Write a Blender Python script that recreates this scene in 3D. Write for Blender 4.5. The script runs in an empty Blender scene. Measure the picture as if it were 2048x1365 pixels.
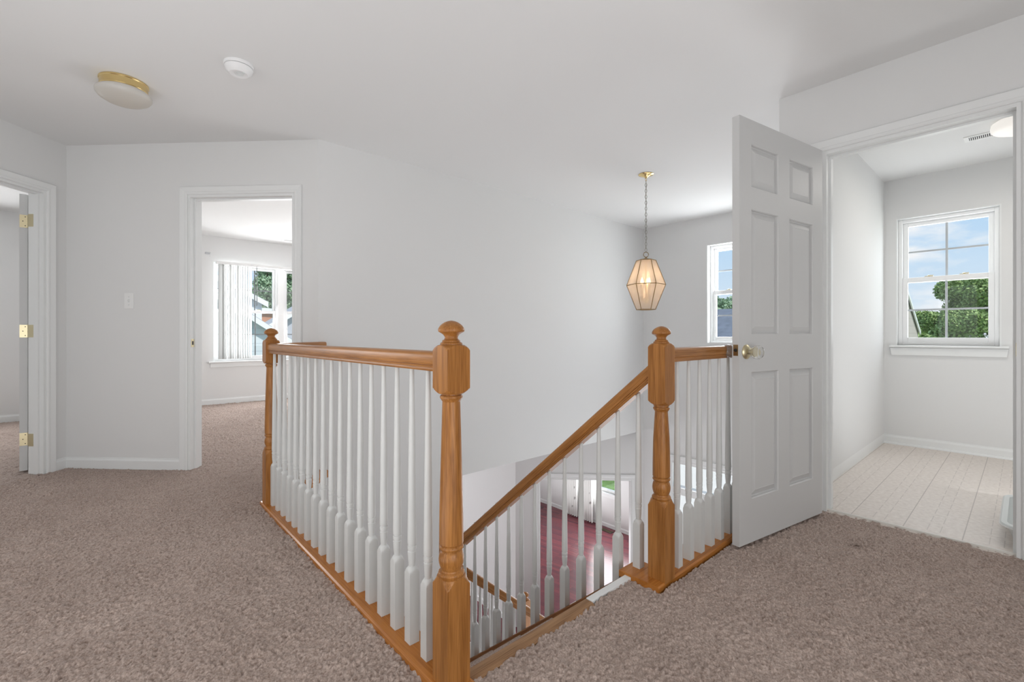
import bpy, math, random
import numpy as np
from mathutils import Matrix, Vector

# ------------------------------------------------------------------ camera, sky, sun, daylight, fill lamps, exposure
S = bpy.context.scene
COL = S.collection
R = math.radians
cam_data = bpy.data.cameras.new('camera')
cam = bpy.data.objects.new('camera', cam_data)
COL.objects.link(cam)
cam.location = (0, 0, 1.0)
cam.rotation_euler = (R(90), 0, R(-41.75))
cam_data.sensor_width = 36
cam_data.lens = 917 / 2048 * 36
cam_data.shift_y = -11.5 / 2048
cam_data.clip_start = 0.02
S.camera = cam
S.view_settings.view_transform = 'Standard'
S.view_settings.look = 'None'
S.view_settings.exposure = 0.0
S.view_settings.gamma = 1.0
S.view_settings.use_curve_mapping = False


def make_world():
    w = bpy.data.worlds.new('sky')
    S.world = w
    w.use_nodes = True
    nt = w.node_tree
    nt.nodes.clear()
    N = nt.nodes.new
    tc = N('ShaderNodeTexCoord')
    sep = N('ShaderNodeSeparateXYZ')
    nt.links.new(tc.outputs['Generated'], sep.inputs[0])
    ramp = N('ShaderNodeValToRGB')
    e = ramp.color_ramp.elements
    e[0].position = 0.0
    e[0].color = (0.80, 0.89, 0.97, 1)
    e[1].position = 0.75
    e[1].color = (0.30, 0.52, 0.86, 1)
    m = ramp.color_ramp.elements.new(0.24)
    m.color = (0.45, 0.70, 0.98, 1)
    nt.links.new(sep.outputs['Z'], ramp.inputs[0])
    mp = N('ShaderNodeMapping')
    mp.inputs['Scale'].default_value = (3.0, 3.0, 9.0)
    mp.inputs['Location'].default_value = (0.35, 0.1, 0.62)
    nt.links.new(tc.outputs['Generated'], mp.inputs[0])
    no = N('ShaderNodeTexNoise')
    no.inputs['Scale'].default_value = 1.25
    no.inputs['Detail'].default_value = 7
    no.inputs['Roughness'].default_value = 0.55
    nt.links.new(mp.outputs[0], no.inputs['Vector'])
    cr = N('ShaderNodeValToRGB')
    cr.color_ramp.elements[0].position = 0.53
    cr.color_ramp.elements[0].color = (0, 0, 0, 1)
    cr.color_ramp.elements[1].position = 0.64
    cr.color_ramp.elements[1].color = (1, 1, 1, 1)
    nt.links.new(no.outputs[0], cr.inputs[0])
    mx = N('ShaderNodeMix')
    mx.data_type = 'RGBA'
    nt.links.new(cr.outputs[0], mx.inputs[0])
    nt.links.new(ramp.outputs[0], mx.inputs[6])
    mx.inputs[7].default_value = (1.0, 1.0, 1.02, 1)
    bg = N('ShaderNodeBackground')
    bg.inputs['Strength'].default_value = 0.98
    nt.links.new(mx.outputs[2], bg.inputs[0])
    out = N('ShaderNodeOutputWorld')
    nt.links.new(bg.outputs[0], out.inputs[0])


make_world()


def sun(energy, direction):
    l = bpy.data.lights.new('sun', 'SUN')
    l.energy = energy
    l.angle = R(2)
    l.color = (1, 0.96, 0.9)
    o = bpy.data.objects.new('sun', l)
    COL.objects.link(o)
    o.rotation_euler = Vector(direction).to_track_quat('-Z', 'Y').to_euler()


def area(name, loc, direction, sx, sy, power, color=(1, 1, 1)):
    l = bpy.data.lights.new(name, 'AREA')
    l.shape = 'RECTANGLE'
    l.size = sx
    l.size_y = sy
    l.energy = power
    l.color = color
    o = bpy.data.objects.new(name, l)
    COL.objects.link(o)
    o.location = loc
    o.rotation_euler = Vector(direction).to_track_quat('-Z', 'Y').to_euler()
    return o


sun(3.6, (0.04, 0.60, -0.80))
DAY = (0.96, 0.98, 1.0)
UP = (0.95, 0.975, 1.0)
area('daylight_foyer_window', (5.63, 2.23, 1.5), (-1, 0, -0.05), 0.62, 1.15, 30, DAY)
area('daylight_foyer_door', (5.40, 2.05, -1.30), (-1, 0, 0.15), 1.7, 1.6, 22, DAY)
area('daylight_laundry_window', (5.63, 0.46, 1.5), (-1, 0, -0.1), 0.62, 1.1, 8, DAY)
area('daylight_bedroom_window', (2.36, 7.815, 1.36), (-0.1, -1, -0.12), 1.22, 1.35, 58, DAY)
area('fill_bedroom_side', (3.3, 3.9, 1.45), (-0.25, 1, -0.08), 1.4, 1.4, 26, DAY)  # unseen lamp added to brighten the far bedroom wall
area('daylight_behind_blind', (1.47, 7.815, 1.36), (0, -1, -0.05), 0.42, 1.35, 16, DAY)
area('fill_side_room', (-2.0, 7.66, 1.36), (0, -1, -0.05), 1.6, 1.3, 50, DAY)  # added to brighten the left room; no window is built here
area('daylight_living_window', (7.78, 5.7, -1.7), (-1, 0, 0), 1.6, 1.4, 70, DAY)
area('fill_lower_hall', (1.6, 7.4, -1.7), (0.2, -1, 0), 1.8, 1.4, 75, DAY)  # unseen fill lamp in the lower hall, no window behind it
area('fill_hall_rear', (-0.2, -1.7, 0.78), (0, 1, -0.05), 2.6, 1.35, 31, DAY)  # added lamp behind the viewpoint; the rear wall is solid
area('fill_hall_west', (-2.15, 1.7, 1.2), (1, 0.25, -0.05), 2.2, 1.6, 20, DAY)  # lamp added out of frame on the left to lighten the angled wall
# unseen upward lamps added to lift the ceilings and even out the rooms
area('upfill_hall', (0.1, -0.9, 0.12), (0, 0, 1), 3.0, 1.6, 12, UP)
area('upfill_hall_left', (-0.7, 1.3, 0.12), (0, 0.15, 1), 1.6, 2.2, 21, UP)
area('upfill_foyer', (3.6, 2.2, -2.5), (0, 0, 1), 3.0, 2.0, 38, UP)
area('upfill_bedroom', (1.6, 5.4, 0.12), (0, 0.25, 1), 2.4, 1.6, 9, UP)
area('upfill_living', (6.4, 6.0, -2.88), (0, 0, 1), 1.6, 2.4, 34, UP)
area('upfill_laundry', (4.0, -0.2, 0.12), (0.5, 0.1, 1), 0.8, 0.8, 8.5, UP)

# ------------------------------------------------------------------ materials
MATS = {}


def newmat(name):
    m = bpy.data.materials.new(name)
    m.use_nodes = True
    nt = m.node_tree
    b = nt.nodes['Principled BSDF']
    MATS[name] = m
    return m, nt, b


def simple(name, col, rough=0.5, metal=0.0, bump=0.0, bscale=200, var=0.0, coat=0.0):
    m, nt, b = newmat(name)
    b.inputs['Base Color'].default_value = (*col, 1)
    b.inputs['Roughness'].default_value = rough
    b.inputs['Metallic'].default_value = metal
    if coat:
        b.inputs['Coat Weight'].default_value = coat
        b.inputs['Coat Roughness'].default_value = 0.2
    tc = nt.nodes.new('ShaderNodeTexCoord')
    if bump:
        no = nt.nodes.new('ShaderNodeTexNoise')
        no.inputs['Scale'].default_value = bscale
        no.inputs['Detail'].default_value = 3
        nt.links.new(tc.outputs['Object'], no.inputs['Vector'])
        bp = nt.nodes.new('ShaderNodeBump')
        bp.inputs['Strength'].default_value = bump
        bp.inputs['Distance'].default_value = 0.002
        nt.links.new(no.outputs[0], bp.inputs['Height'])
        nt.links.new(bp.outputs[0], b.inputs['Normal'])
    if var:
        n2 = nt.nodes.new('ShaderNodeTexNoise')
        n2.inputs['Scale'].default_value = 3
        n2.inputs['Detail'].default_value = 5
        nt.links.new(tc.outputs['Object'], n2.inputs['Vector'])
        r = nt.nodes.new('ShaderNodeValToRGB')
        r.color_ramp.elements[0].position = 0.3
        r.color_ramp.elements[0].color = (*[c * (1 - var) for c in col], 1)
        r.color_ramp.elements[1].position = 0.7
        r.color_ramp.elements[1].color = (*[min(1, c * (1 + var)) for c in col], 1)
        nt.links.new(n2.outputs[0], r.inputs[0])
        nt.links.new(r.outputs[0], b.inputs['Base Color'])
    return m


def oak(name, axis, dark=(0.245, 0.090, 0.017), light=(0.450, 0.192, 0.049), rough=0.32):
    """oiled oak with the grain running along one local axis"""
    m, nt, b = newmat(name)
    N = nt.nodes.new
    L = nt.links.new
    tc = N('ShaderNodeTexCoord')
    mp = N('ShaderNodeMapping')
    sc = [26, 26, 26]
    sc['xyz'.index(axis)] = 1.3
    mp.inputs['Scale'].default_value = sc
    L(tc.outputs['Object'], mp.inputs[0])
    n1 = N('ShaderNodeTexNoise')
    n1.inputs['Scale'].default_value = 0.55
    n1.inputs['Detail'].default_value = 2
    n1.inputs['Distortion'].default_value = 0.3
    L(mp.outputs[0], n1.inputs['Vector'])
    ml = N('ShaderNodeMath')
    ml.operation = 'MULTIPLY'
    ml.inputs[1].default_value = 26
    L(n1.outputs[0], ml.inputs[0])
    fr = N('ShaderNodeMath')
    fr.operation = 'SINE'
    L(ml.outputs[0], fr.inputs[0])
    mp2 = N('ShaderNodeMapping')
    sc2 = [420, 420, 420]
    sc2['xyz'.index(axis)] = 9
    mp2.inputs['Scale'].default_value = sc2
    L(tc.outputs['Object'], mp2.inputs[0])
    n2 = N('ShaderNodeTexNoise')
    n2.inputs['Scale'].default_value = 1.0
    n2.inputs['Detail'].default_value = 4
    L(mp2.outputs[0], n2.inputs['Vector'])
    ma = N('ShaderNodeMath')
    ma.operation = 'MULTIPLY_ADD'
    ma.inputs[1].default_value = 0.105
    L(fr.outputs[0], ma.inputs[0])
    L(n2.outputs[0], ma.inputs[2])
    r = N('ShaderNodeValToRGB')
    r.color_ramp.elements[0].position = 0.26
    r.color_ramp.elements[0].color = (*dark, 1)
    r.color_ramp.elements[1].position = 0.66
    r.color_ramp.elements[1].color = (*light, 1)
    L(ma.outputs[0], r.inputs[0])
    L(r.outputs[0], b.inputs['Base Color'])
    b.inputs['Roughness'].default_value = rough
    b.inputs['Specular IOR Level'].default_value = 0.35
    bp = N('ShaderNodeBump')
    bp.inputs['Strength'].default_value = 0.12
    bp.inputs['Distance'].default_value = 0.001
    L(n2.outputs[0], bp.inputs['Height'])
    L(bp.outputs[0], b.inputs['Normal'])
    return m


PAINT = simple('wall_paint', (0.80, 0.80, 0.795), 0.75, bump=0.12, bscale=350)
CEIL = simple('ceiling_paint', (0.82, 0.82, 0.815), 0.85, bump=0.1, bscale=300)
TRIM = simple('trim_paint', (0.85, 0.86, 0.855), 0.38)
DOORP = simple('door_paint', (0.64, 0.64, 0.635), 0.42, bump=0.10, bscale=90)
BALP = simple('baluster_paint', (0.69, 0.695, 0.68), 0.42, var=0.04)
VINYL_W = simple('window_vinyl', (0.92, 0.925, 0.925), 0.35)
BRASS = simple('polished_brass', (0.80, 0.62, 0.30), 0.22, 1.0)
BRASS_SAT = simple('satin_brass', (0.66, 0.58, 0.38), 0.32, 1.0)
ANTIQUE = simple('antique_brass', (0.34, 0.24, 0.12), 0.35, 1.0)
CHAINM = simple('chain_nickel', (0.42, 0.40, 0.36), 0.3, 1.0)
PLASTIC = simple('white_plastic', (0.88, 0.88, 0.87), 0.4)
PLASTIC_G = simple('pale_grey_plastic', (0.74, 0.77, 0.76), 0.35)
DARKM = simple('dark_metal', (0.05, 0.045, 0.04), 0.4, 0.6)
DARKHOLE = simple('vent_shadow', (0.10, 0.10, 0.10), 0.8)
MUNTIN = simple('muntin_grey', (0.55, 0.56, 0.58), 0.5)
MUNTIN_D = simple('muntin_dark', (0.16, 0.17, 0.18), 0.5)
OAK_Z = oak('oak_upright', 'z')
OAK_X = oak('oak_lengthwise', 'x')
OAK_CAP = oak('oak_stringer_cap', 'x', (0.17, 0.06, 0.015), (0.34, 0.135, 0.038))
OAK_RAW = oak('oak_worn_nosing', 'x', (0.20, 0.10, 0.045), (0.42, 0.24, 0.12), 0.55)
OAK_SHOE = oak('oak_base_rail', 'x', (0.36, 0.125, 0.022), (0.52, 0.20, 0.042), 0.25)


def glass_pane(name, refl=0.06, tint=(1, 1, 1)):
    m, nt, b = newmat(name)
    nt.nodes.remove(b)
    N = nt.nodes.new
    t = N('ShaderNodeBsdfTransparent')
    t.inputs[0].default_value = (*tint, 1)
    g = N('ShaderNodeBsdfGlossy')
    g.inputs['Roughness'].default_value = 0.02
    mix = N('ShaderNodeMixShader')
    mix.inputs[0].default_value = refl
    nt.links.new(t.outputs[0], mix.inputs[1])
    nt.links.new(g.outputs[0], mix.inputs[2])
    nt.links.new(mix.outputs[0], nt.nodes['Material Output'].inputs[0])
    return m


PANE = glass_pane('window_glass', 0.014, (0.97, 0.98, 0.98))


def frosted(name, col, alpha_clear=0.25, rough=0.25):
    m, nt, b = newmat(name)
    nt.nodes.remove(b)
    N = nt.nodes.new
    t = N('ShaderNodeBsdfTransparent')
    t.inputs[0].default_value = (*col, 1)
    tr = N('ShaderNodeBsdfTranslucent')
    tr.inputs[0].default_value = (*col, 1)
    df = N('ShaderNodeBsdfDiffuse')
    df.inputs[0].default_value = (*col, 1)
    gl = N('ShaderNodeBsdfGlossy')
    gl.inputs['Roughness'].default_value = rough
    m1 = N('ShaderNodeMixShader')
    m1.inputs[0].default_value = 0.5
    nt.links.new(df.outputs[0], m1.inputs[1])
    nt.links.new(tr.outputs[0], m1.inputs[2])
    m2 = N('ShaderNodeMixShader')
    m2.inputs[0].default_value = alpha_clear
    nt.links.new(m1.outputs[0], m2.inputs[1])
    nt.links.new(t.outputs[0], m2.inputs[2])
    m3 = N('ShaderNodeMixShader')
    m3.inputs[0].default_value = 0.06
    nt.links.new(m2.outputs[0], m3.inputs[1])
    nt.links.new(gl.outputs[0], m3.inputs[2])
    nt.links.new(m3.outputs[0], nt.nodes['Material Output'].inputs[0])
    return m


LANT_GLASS = frosted('lantern_glass', (0.93, 0.88, 0.83), 0.66)
BLIND = frosted('blind_vinyl', (0.68, 0.68, 0.67), 0.04, 0.4)
SHADE_OFF = frosted('frosted_shade', (0.86, 0.85, 0.83), 0.0, 0.3)


def emissive(name, col, strength, base=(0.9, 0.9, 0.88)):
    m, nt, b = newmat(name)
    b.inputs['Base Color'].default_value = (*base, 1)
    b.inputs['Emission Color'].default_value = (*col, 1)
    b.inputs['Emission Strength'].default_value = strength
    return m


BULB = emissive('lit_bulb', (1.0, 0.74, 0.44), 5.0)
DRUM = emissive('lit_drum_shade', (1.0, 0.955, 0.90), 0.62, (0.5, 0.48, 0.45))

m, nt, b = newmat('clear_knob_glass')
b.inputs['Base Color'].default_value = (0.97, 0.98, 0.97, 1)
b.inputs['Roughness'].default_value = 0.06
b.inputs['Transmission Weight'].default_value = 0.85
b.inputs['IOR'].default_value = 1.45
KNOBG = m


def make_carpet():
    m, nt, b = newmat('carpet_pile')
    N = nt.nodes.new
    L = nt.links.new
    tc = N('ShaderNodeTexCoord')
    n1 = N('ShaderNodeTexNoise')
    n1.inputs['Scale'].default_value = 170
    n1.inputs['Detail'].default_value = 4
    L(tc.outputs['Object'], n1.inputs['Vector'])
    r = N('ShaderNodeValToRGB')
    r.color_ramp.elements[0].position = 0.28
    r.color_ramp.elements[0].color = (0.31, 0.232, 0.192, 1)
    r.color_ramp.elements[1].position = 0.72
    r.color_ramp.elements[1].color = (0.66, 0.535, 0.472, 1)
    L(n1.outputs[0], r.inputs[0])
    n2 = N('ShaderNodeTexNoise')
    n2.inputs['Scale'].default_value = 2.2
    n2.inputs['Detail'].default_value = 4
    L(tc.outputs['Object'], n2.inputs['Vector'])
    mx = N('ShaderNodeMix')
    mx.data_type = 'RGBA'
    mx.blend_type = 'MULTIPLY'
    mx.inputs[0].default_value = 0.5
    r2 = N('ShaderNodeValToRGB')
    r2.color_ramp.elements[0].position = 0.35
    r2.color_ramp.elements[0].color = (0.80, 0.78, 0.77, 1)
    r2.color_ramp.elements[1].position = 0.65
    r2.color_ramp.elements[1].color = (1, 1, 1, 1)
    L(n2.outputs[0], r2.inputs[0])
    L(r.outputs[0], mx.inputs[6])
    L(r2.outputs[0], mx.inputs[7])
    # one small dark stain near the laundry doorway
    vd = N('ShaderNodeVectorMath')
    vd.operation = 'DISTANCE'
    L(tc.outputs['Object'], vd.inputs[0])
    vd.inputs[1].default_value = (2.66, 0.535, 0)
    ad = N('ShaderNodeMath')
    ad.operation = 'MULTIPLY_ADD'
    ad.inputs[1].default_value = 0.05
    L(n1.outputs[0], ad.inputs[0])
    L(vd.outputs['Value'], ad.inputs[2])
    sr = N('ShaderNodeValToRGB')
    sr.color_ramp.elements[0].position = 0.030
    sr.color_ramp.elements[0].color = (0.45, 0.42, 0.40, 1)
    sr.color_ramp.elements[1].position = 0.062
    sr.color_ramp.elements[1].color = (1, 1, 1, 1)
    L(ad.outputs[0], sr.inputs[0])
    m3 = N('ShaderNodeMix')
    m3.data_type = 'RGBA'
    m3.blend_type = 'MULTIPLY'
    m3.inputs[0].default_value = 1
    L(mx.outputs[2], m3.inputs[6])
    L(sr.outputs[0], m3.inputs[7])
    L(m3.outputs[2], b.inputs['Base Color'])
    b.inputs['Roughness'].default_value = 0.95
    b.inputs['Specular IOR Level'].default_value = 0.1
    b.inputs['Sheen Weight'].default_value = 0.15
    bp = N('ShaderNodeBump')
    bp.inputs['Strength'].default_value = 0.5
    bp.inputs['Distance'].default_value = 0.004
    n4 = N('ShaderNodeTexNoise')
    n4.inputs['Scale'].default_value = 420
    n4.inputs['Detail'].default_value = 3
    L(tc.outputs['Object'], n4.inputs['Vector'])
    L(n4.outputs[0], bp.inputs['Height'])
    L(bp.outputs[0], b.inputs['Normal'])
    return m


CARPET = make_carpet()


def make_vinyl_floor():
    """sheet vinyl printed as tiles: continuous joints with a strip of small blocks between"""
    m, nt, b = newmat('laundry_vinyl')
    L = nt.links.new

    def M(op, a, c=None):
        n = nt.nodes.new('ShaderNodeMath')
        n.operation = op
        for k, v in enumerate((a, c)):
            if v is None:
                continue
            if isinstance(v, (int, float)):
                n.inputs[k].default_value = v
            else:
                L(v, n.inputs[k])
        return n.outputs[0]
    tc = nt.nodes.new('ShaderNodeTexCoord')
    sp = nt.nodes.new('ShaderNodeSeparateXYZ')
    L(tc.outputs['Object'], sp.inputs[0])
    x, y = sp.outputs['X'], sp.outputs['Y']
    P = 0.222
    t_ = M('FRACT', M('DIVIDE', M('ADD', y, 10 * P - 0.206), P))

    def line(pos, w):
        return M('LESS_THAN', M('MULTIPLY', M('ABSOLUTE', M('SUBTRACT', t_, pos)), P), w)
    cont = M('MAXIMUM', line(0.0, 0.0022), line(1.0, 0.0022))
    u = M('FRACT', M('DIVIDE', x, 0.158))
    dash = M('LESS_THAN', u, 0.72)
    dl = M('MULTIPLY', M('MAXIMUM', line(0.374, 0.0020), line(0.595, 0.0020)), dash)
    cross = M('LESS_THAN', M('ABSOLUTE', M('SUBTRACT', u, 0.86)), 0.012)
    mask = M('MAXIMUM', M('MULTIPLY', cont, 0.85), M('MULTIPLY', dl, 0.5))
    mask = M('MAXIMUM', mask, M('MULTIPLY', cross, 0.28))
    no = nt.nodes.new('ShaderNodeTexNoise')
    no.inputs['Scale'].default_value = 45
    no.inputs['Detail'].default_value = 7
    L(tc.outputs['Object'], no.inputs['Vector'])
    r = nt.nodes.new('ShaderNodeValToRGB')
    r.color_ramp.elements[0].position = 0.3
    r.color_ramp.elements[0].color = (0.71, 0.635, 0.575, 1)
    r.color_ramp.elements[1].position = 0.7
    r.color_ramp.elements[1].color = (0.84, 0.77, 0.71, 1)
    L(no.outputs[0], r.inputs[0])
    mx = nt.nodes.new('ShaderNodeMix')
    mx.data_type = 'RGBA'
    L(mask, mx.inputs[0])
    L(r.outputs[0], mx.inputs[6])
    mx.inputs[7].default_value = (0.48, 0.42, 0.38, 1)
    L(mx.outputs[2], b.inputs['Base Color'])
    b.inputs['Roughness'].default_value = 0.45
    return m


VINYL = make_vinyl_floor()


def make_hardwood():
    m, nt, b = newmat('cherry_hardwood')
    N = nt.nodes.new
    L = nt.links.new
    tc = N('ShaderNodeTexCoord')
    mp = N('ShaderNodeMapping')
    mp.inputs['Rotation'].default_value = (0, 0, R(80))
    L(tc.outputs['Object'], mp.inputs[0])
    br = N('ShaderNodeTexBrick')
    br.offset = 0.37
    br.inputs['Scale'].default_value = 1.0
    br.inputs['Brick Width'].default_value = 0.75
    br.inputs['Row Height'].default_value = 0.07
    br.inputs['Mortar Size'].default_value = 0.002
    br.inputs['Color1'].default_value = (0.20, 0.040, 0.052, 1)
    br.inputs['Color2'].default_value = (0.11, 0.024, 0.038, 1)
    br.inputs['Mortar'].default_value = (0.08, 0.02, 0.03, 1)
    L(mp.outputs[0], br.inputs['Vector'])
    L(br.outputs[0], b.inputs['Base Color'])
    b.inputs['Roughness'].default_value = 0.24
    return m


HARDWOOD = make_hardwood()


def siding(name, c1, c2, row=0.15):
    m, nt, b = newmat(name)
    N = nt.nodes.new
    L = nt.links.new
    tc = N('ShaderNodeTexCoord')
    sp = N('ShaderNodeSeparateXYZ')
    L(tc.outputs['Object'], sp.inputs[0])
    d = N('ShaderNodeMath')
    d.operation = 'DIVIDE'
    d.inputs[1].default_value = row
    L(sp.outputs['Z'], d.inputs[0])
    f = N('ShaderNodeMath')
    f.operation = 'FRACT'
    L(d.outputs[0], f.inputs[0])
    r = N('ShaderNodeValToRGB')
    r.color_ramp.elements[0].position = 0.0
    r.color_ramp.elements[0].color = (*c2, 1)
    r.color_ramp.elements[1].position = 0.16
    r.color_ramp.elements[1].color = (*c1, 1)
    L(f.outputs[0], r.inputs[0])
    L(r.outputs[0], b.inputs['Base Color'])
    b.inputs['Roughness'].default_value = 0.6
    return m


SIDING_B = siding('pale_blue_siding', (0.70, 0.74, 0.78), (0.50, 0.54, 0.60), 0.24)
SIDING_W = siding('white_siding', (0.85, 0.86, 0.87), (0.7, 0.72, 0.74), 0.2)
SIDING_T = siding('beige_siding', (0.52, 0.46, 0.42), (0.43, 0.38, 0.35), 0.2)
SIDING_L = siding('lavender_siding', (0.50, 0.50, 0.56), (0.42, 0.42, 0.48), 0.2)
BRICK = simple('orange_brick', (0.56, 0.25, 0.15), 0.8, var=0.15)
SHINGLE = simple('slate_shingles', (0.16, 0.18, 0.22), 0.85, var=0.15)
SHINGLE_G = simple('grey_shingles', (0.33, 0.34, 0.37), 0.85, var=0.12)
WHITEB = simple('white_board', (0.85, 0.85, 0.85), 0.5)
GRASS = simple('lawn_grass', (0.15, 0.25, 0.07), 0.9, var=0.35)
CONC = simple('pale_concrete', (0.72, 0.70, 0.66), 0.85, var=0.08)


def leafmat(name, a, c):
    m, nt, b = newmat(name)
    N = nt.nodes.new
    oi = N('ShaderNodeNewGeometry')
    r = N('ShaderNodeValToRGB')
    r.color_ramp.elements[0].color = (*a, 1)
    r.color_ramp.elements[1].color = (*c, 1)
    nt.links.new(oi.outputs['Random Per Island'], r.inputs[0])
    nt.links.new(r.outputs[0], b.inputs['Base Color'])
    b.inputs['Roughness'].default_value = 0.6
    b.inputs['Transmission Weight'].default_value = 0.0
    return m


LEAF = leafmat('summer_leaves', (0.13, 0.22, 0.05), (0.42, 0.55, 0.19))
LEAF_D = leafmat('deep_leaves', (0.20, 0.31, 0.18), (0.42, 0.56, 0.36))
BARK = simple('bark', (0.12, 0.09, 0.06), 0.9)


# ------------------------------------------------------------------ mesh helpers
class MB:
    """collects vertices and faces, builds ONE mesh object"""

    def __init__(s):
        s.v = []
        s.f = []

    def add(s, vs, fs, M=None):
        o = len(s.v)
        if M is not None:
            vs = [tuple(M @ Vector(p)) for p in vs]
        s.v += [tuple(p) for p in vs]
        s.f += [[i + o for i in f] for f in fs]
        return s

    def box(s, a, b, M=None):
        x0, y0, z0 = [min(p, q) for p, q in zip(a, b)]
        x1, y1, z1 = [max(p, q) for p, q in zip(a, b)]
        vs = [(x0, y0, z0), (x1, y0, z0), (x1, y1, z0), (x0, y1, z0), (x0, y0, z1), (x1, y0, z1), (x1, y1, z1), (x0, y1, z1)]
        return s.add(vs, [[0, 3, 2, 1], [4, 5, 6, 7], [0, 1, 5, 4], [1, 2, 6, 5], [2, 3, 7, 6], [3, 0, 4, 7]], M)

    def prism(s, poly, z0, z1, M=None):
        """plan polygon (counter-clockwise) extruded in z"""
        n = len(poly)
        vs = [(p[0], p[1], z0) for p in poly] + [(p[0], p[1], z1) for p in poly]
        fs = [list(range(n))[::-1], list(range(n, 2 * n))] + [[i, (i + 1) % n, n + (i + 1) % n, n + i] for i in range(n)]
        return s.add(vs, fs, M)

    def sweep(s, prof, x0, x1, M=None):
        """profile in (y,z), counter-clockwise seen from +x, extruded along x"""
        n = len(prof)
        vs = [(x0, p[0], p[1]) for p in prof] + [(x1, p[0], p[1]) for p in prof]
        fs = [list(range(n))[::-1], list(range(n, 2 * n))] + [[i, (i + 1) % n, n + (i + 1) % n, n + i] for i in range(n)]
        return s.add(vs, fs, M)

    def turned(s, prof, half=None, seg=32, M=None):
        """turned (and, where the profile is wider than the stock, still square) post"""
        ang = [2 * math.pi * (i + 0.5 * 0) / seg + math.pi / 4 for i in range(seg)]
        vs = []
        for z, r in prof:
            for a in ang:
                rr = r
                if half is not None:
                    c = max(abs(math.cos(a)), abs(math.sin(a)))
                    rr = min(r, half / c)
                vs.append((rr * math.cos(a), rr * math.sin(a), z))
        fs = []
        k = len(prof)
        for j in range(k - 1):
            for i in range(seg):
                i2 = (i + 1) % seg
                fs.append([j * seg + i, j * seg + i2, (j + 1) * seg + i2, (j + 1) * seg + i])
        fs.append(list(range(seg))[::-1])
        fs.append([(k - 1) * seg + i for i in range(seg)])
        return s.add(vs, fs, M)

    def tube(s, pts, r, seg=10, closed=False, M=None):
        pts = [Vector(p) for p in pts]
        n = len(pts)
        rs = r if isinstance(r, (list, tuple)) else [r] * n
        vs = []
        up = Vector((0, 0, 1))
        for i, p in enumerate(pts):
            if closed:
                t = (pts[(i + 1) % n] - pts[i - 1]).normalized()
            else:
                t = (pts[min(i + 1, n - 1)] - pts[max(i - 1, 0)]).normalized()
            u = up if abs(t.z) < 0.95 else Vector((1, 0, 0))
            a = t.cross(u).normalized()
            b = a.cross(t).normalized()
            for k in range(seg):
                q = 2 * math.pi * k / seg
                vs.append(tuple(p + (a * math.cos(q) + b * math.sin(q)) * rs[i]))
        fs = []
        m = n if closed else n - 1
        for i in range(m):
            j = (i + 1) % n
            for k in range(seg):
                k2 = (k + 1) % seg
                fs.append([i * seg + k, i * seg + k2, j * seg + k2, j * seg + k])
        if not closed:
            fs.append(list(range(seg))[::-1])
            fs.append([(n - 1) * seg + k for k in range(seg)])
        return s.add(vs, fs, M)

    def build(s, name, mat, parent=None, loc=(0, 0, 0), rot=(0, 0, 0), smooth=None, bevel=0.0):
        me = bpy.data.meshes.new(name)
        me.from_pydata(s.v, [], s.f)
        me.validate()
        import bmesh
        bm = bmesh.new()
        bm.from_mesh(me)
        bmesh.ops.recalc_face_normals(bm, faces=bm.faces)
        bm.to_mesh(me)
        bm.free()
        me.materials.append(mat)
        o = bpy.data.objects.new(name, me)
        COL.objects.link(o)
        o.location = loc
        o.rotation_euler = rot
        if parent is not None:
            o.parent = parent
        if smooth is not None:
            me.shade_smooth()
            me.set_sharp_from_angle(angle=R(smooth))
        if bevel:
            bv = o.modifiers.new('edge', 'BEVEL')
            bv.width = bevel
            bv.segments = 2
            bv.limit_method = 'ANGLE'
            bv.angle_limit = R(40)
        return o


def tag(o, label=None, cat=None, group=None, kind=None):
    if label:
        o['label'] = label
    if cat:
        o['category'] = cat
    if group:
        o['group'] = group
    if kind:
        o['kind'] = kind
    return o


def empty(name, loc=(0, 0, 0), rz=0.0, label=None, cat=None, group=None, kind=None):
    o = bpy.data.objects.new(name, None)
    COL.objects.link(o)
    o.empty_display_size = 0.05
    o.location = loc
    o.rotation_euler = (0, 0, rz)
    return tag(o, label, cat, group, kind)


def struct(mb, name, mat, label, cat, loc=(0, 0, 0), rz=0.0, **kw):
    o = mb.build(name, mat, None, loc, (0, 0, rz), **kw)
    return tag(o, label, cat, None, 'structure')


def wall_cells(mb, length, thick, z0, z1, openings):
    """wall in its own frame: x along, y 0..thick away from the viewer, openings (a0,a1,zb,zt)"""
    xs = sorted({0.0, length, *[o[0] for o in openings], *[o[1] for o in openings]})
    for a, b in zip(xs[:-1], xs[1:]):
        mid = (a + b) / 2
        spans = sorted([(o[2], o[3]) for o in openings if o[0] < mid < o[1]])
        z = z0
        for lo, hi in spans:
            if lo > z + 1e-4:
                mb.box((a, 0, z), (b, thick, lo))
            z = max(z, hi)
        if z < z1 - 1e-4:
            mb.box((a, 0, z), (b, thick, z1))
    return mb


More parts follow.
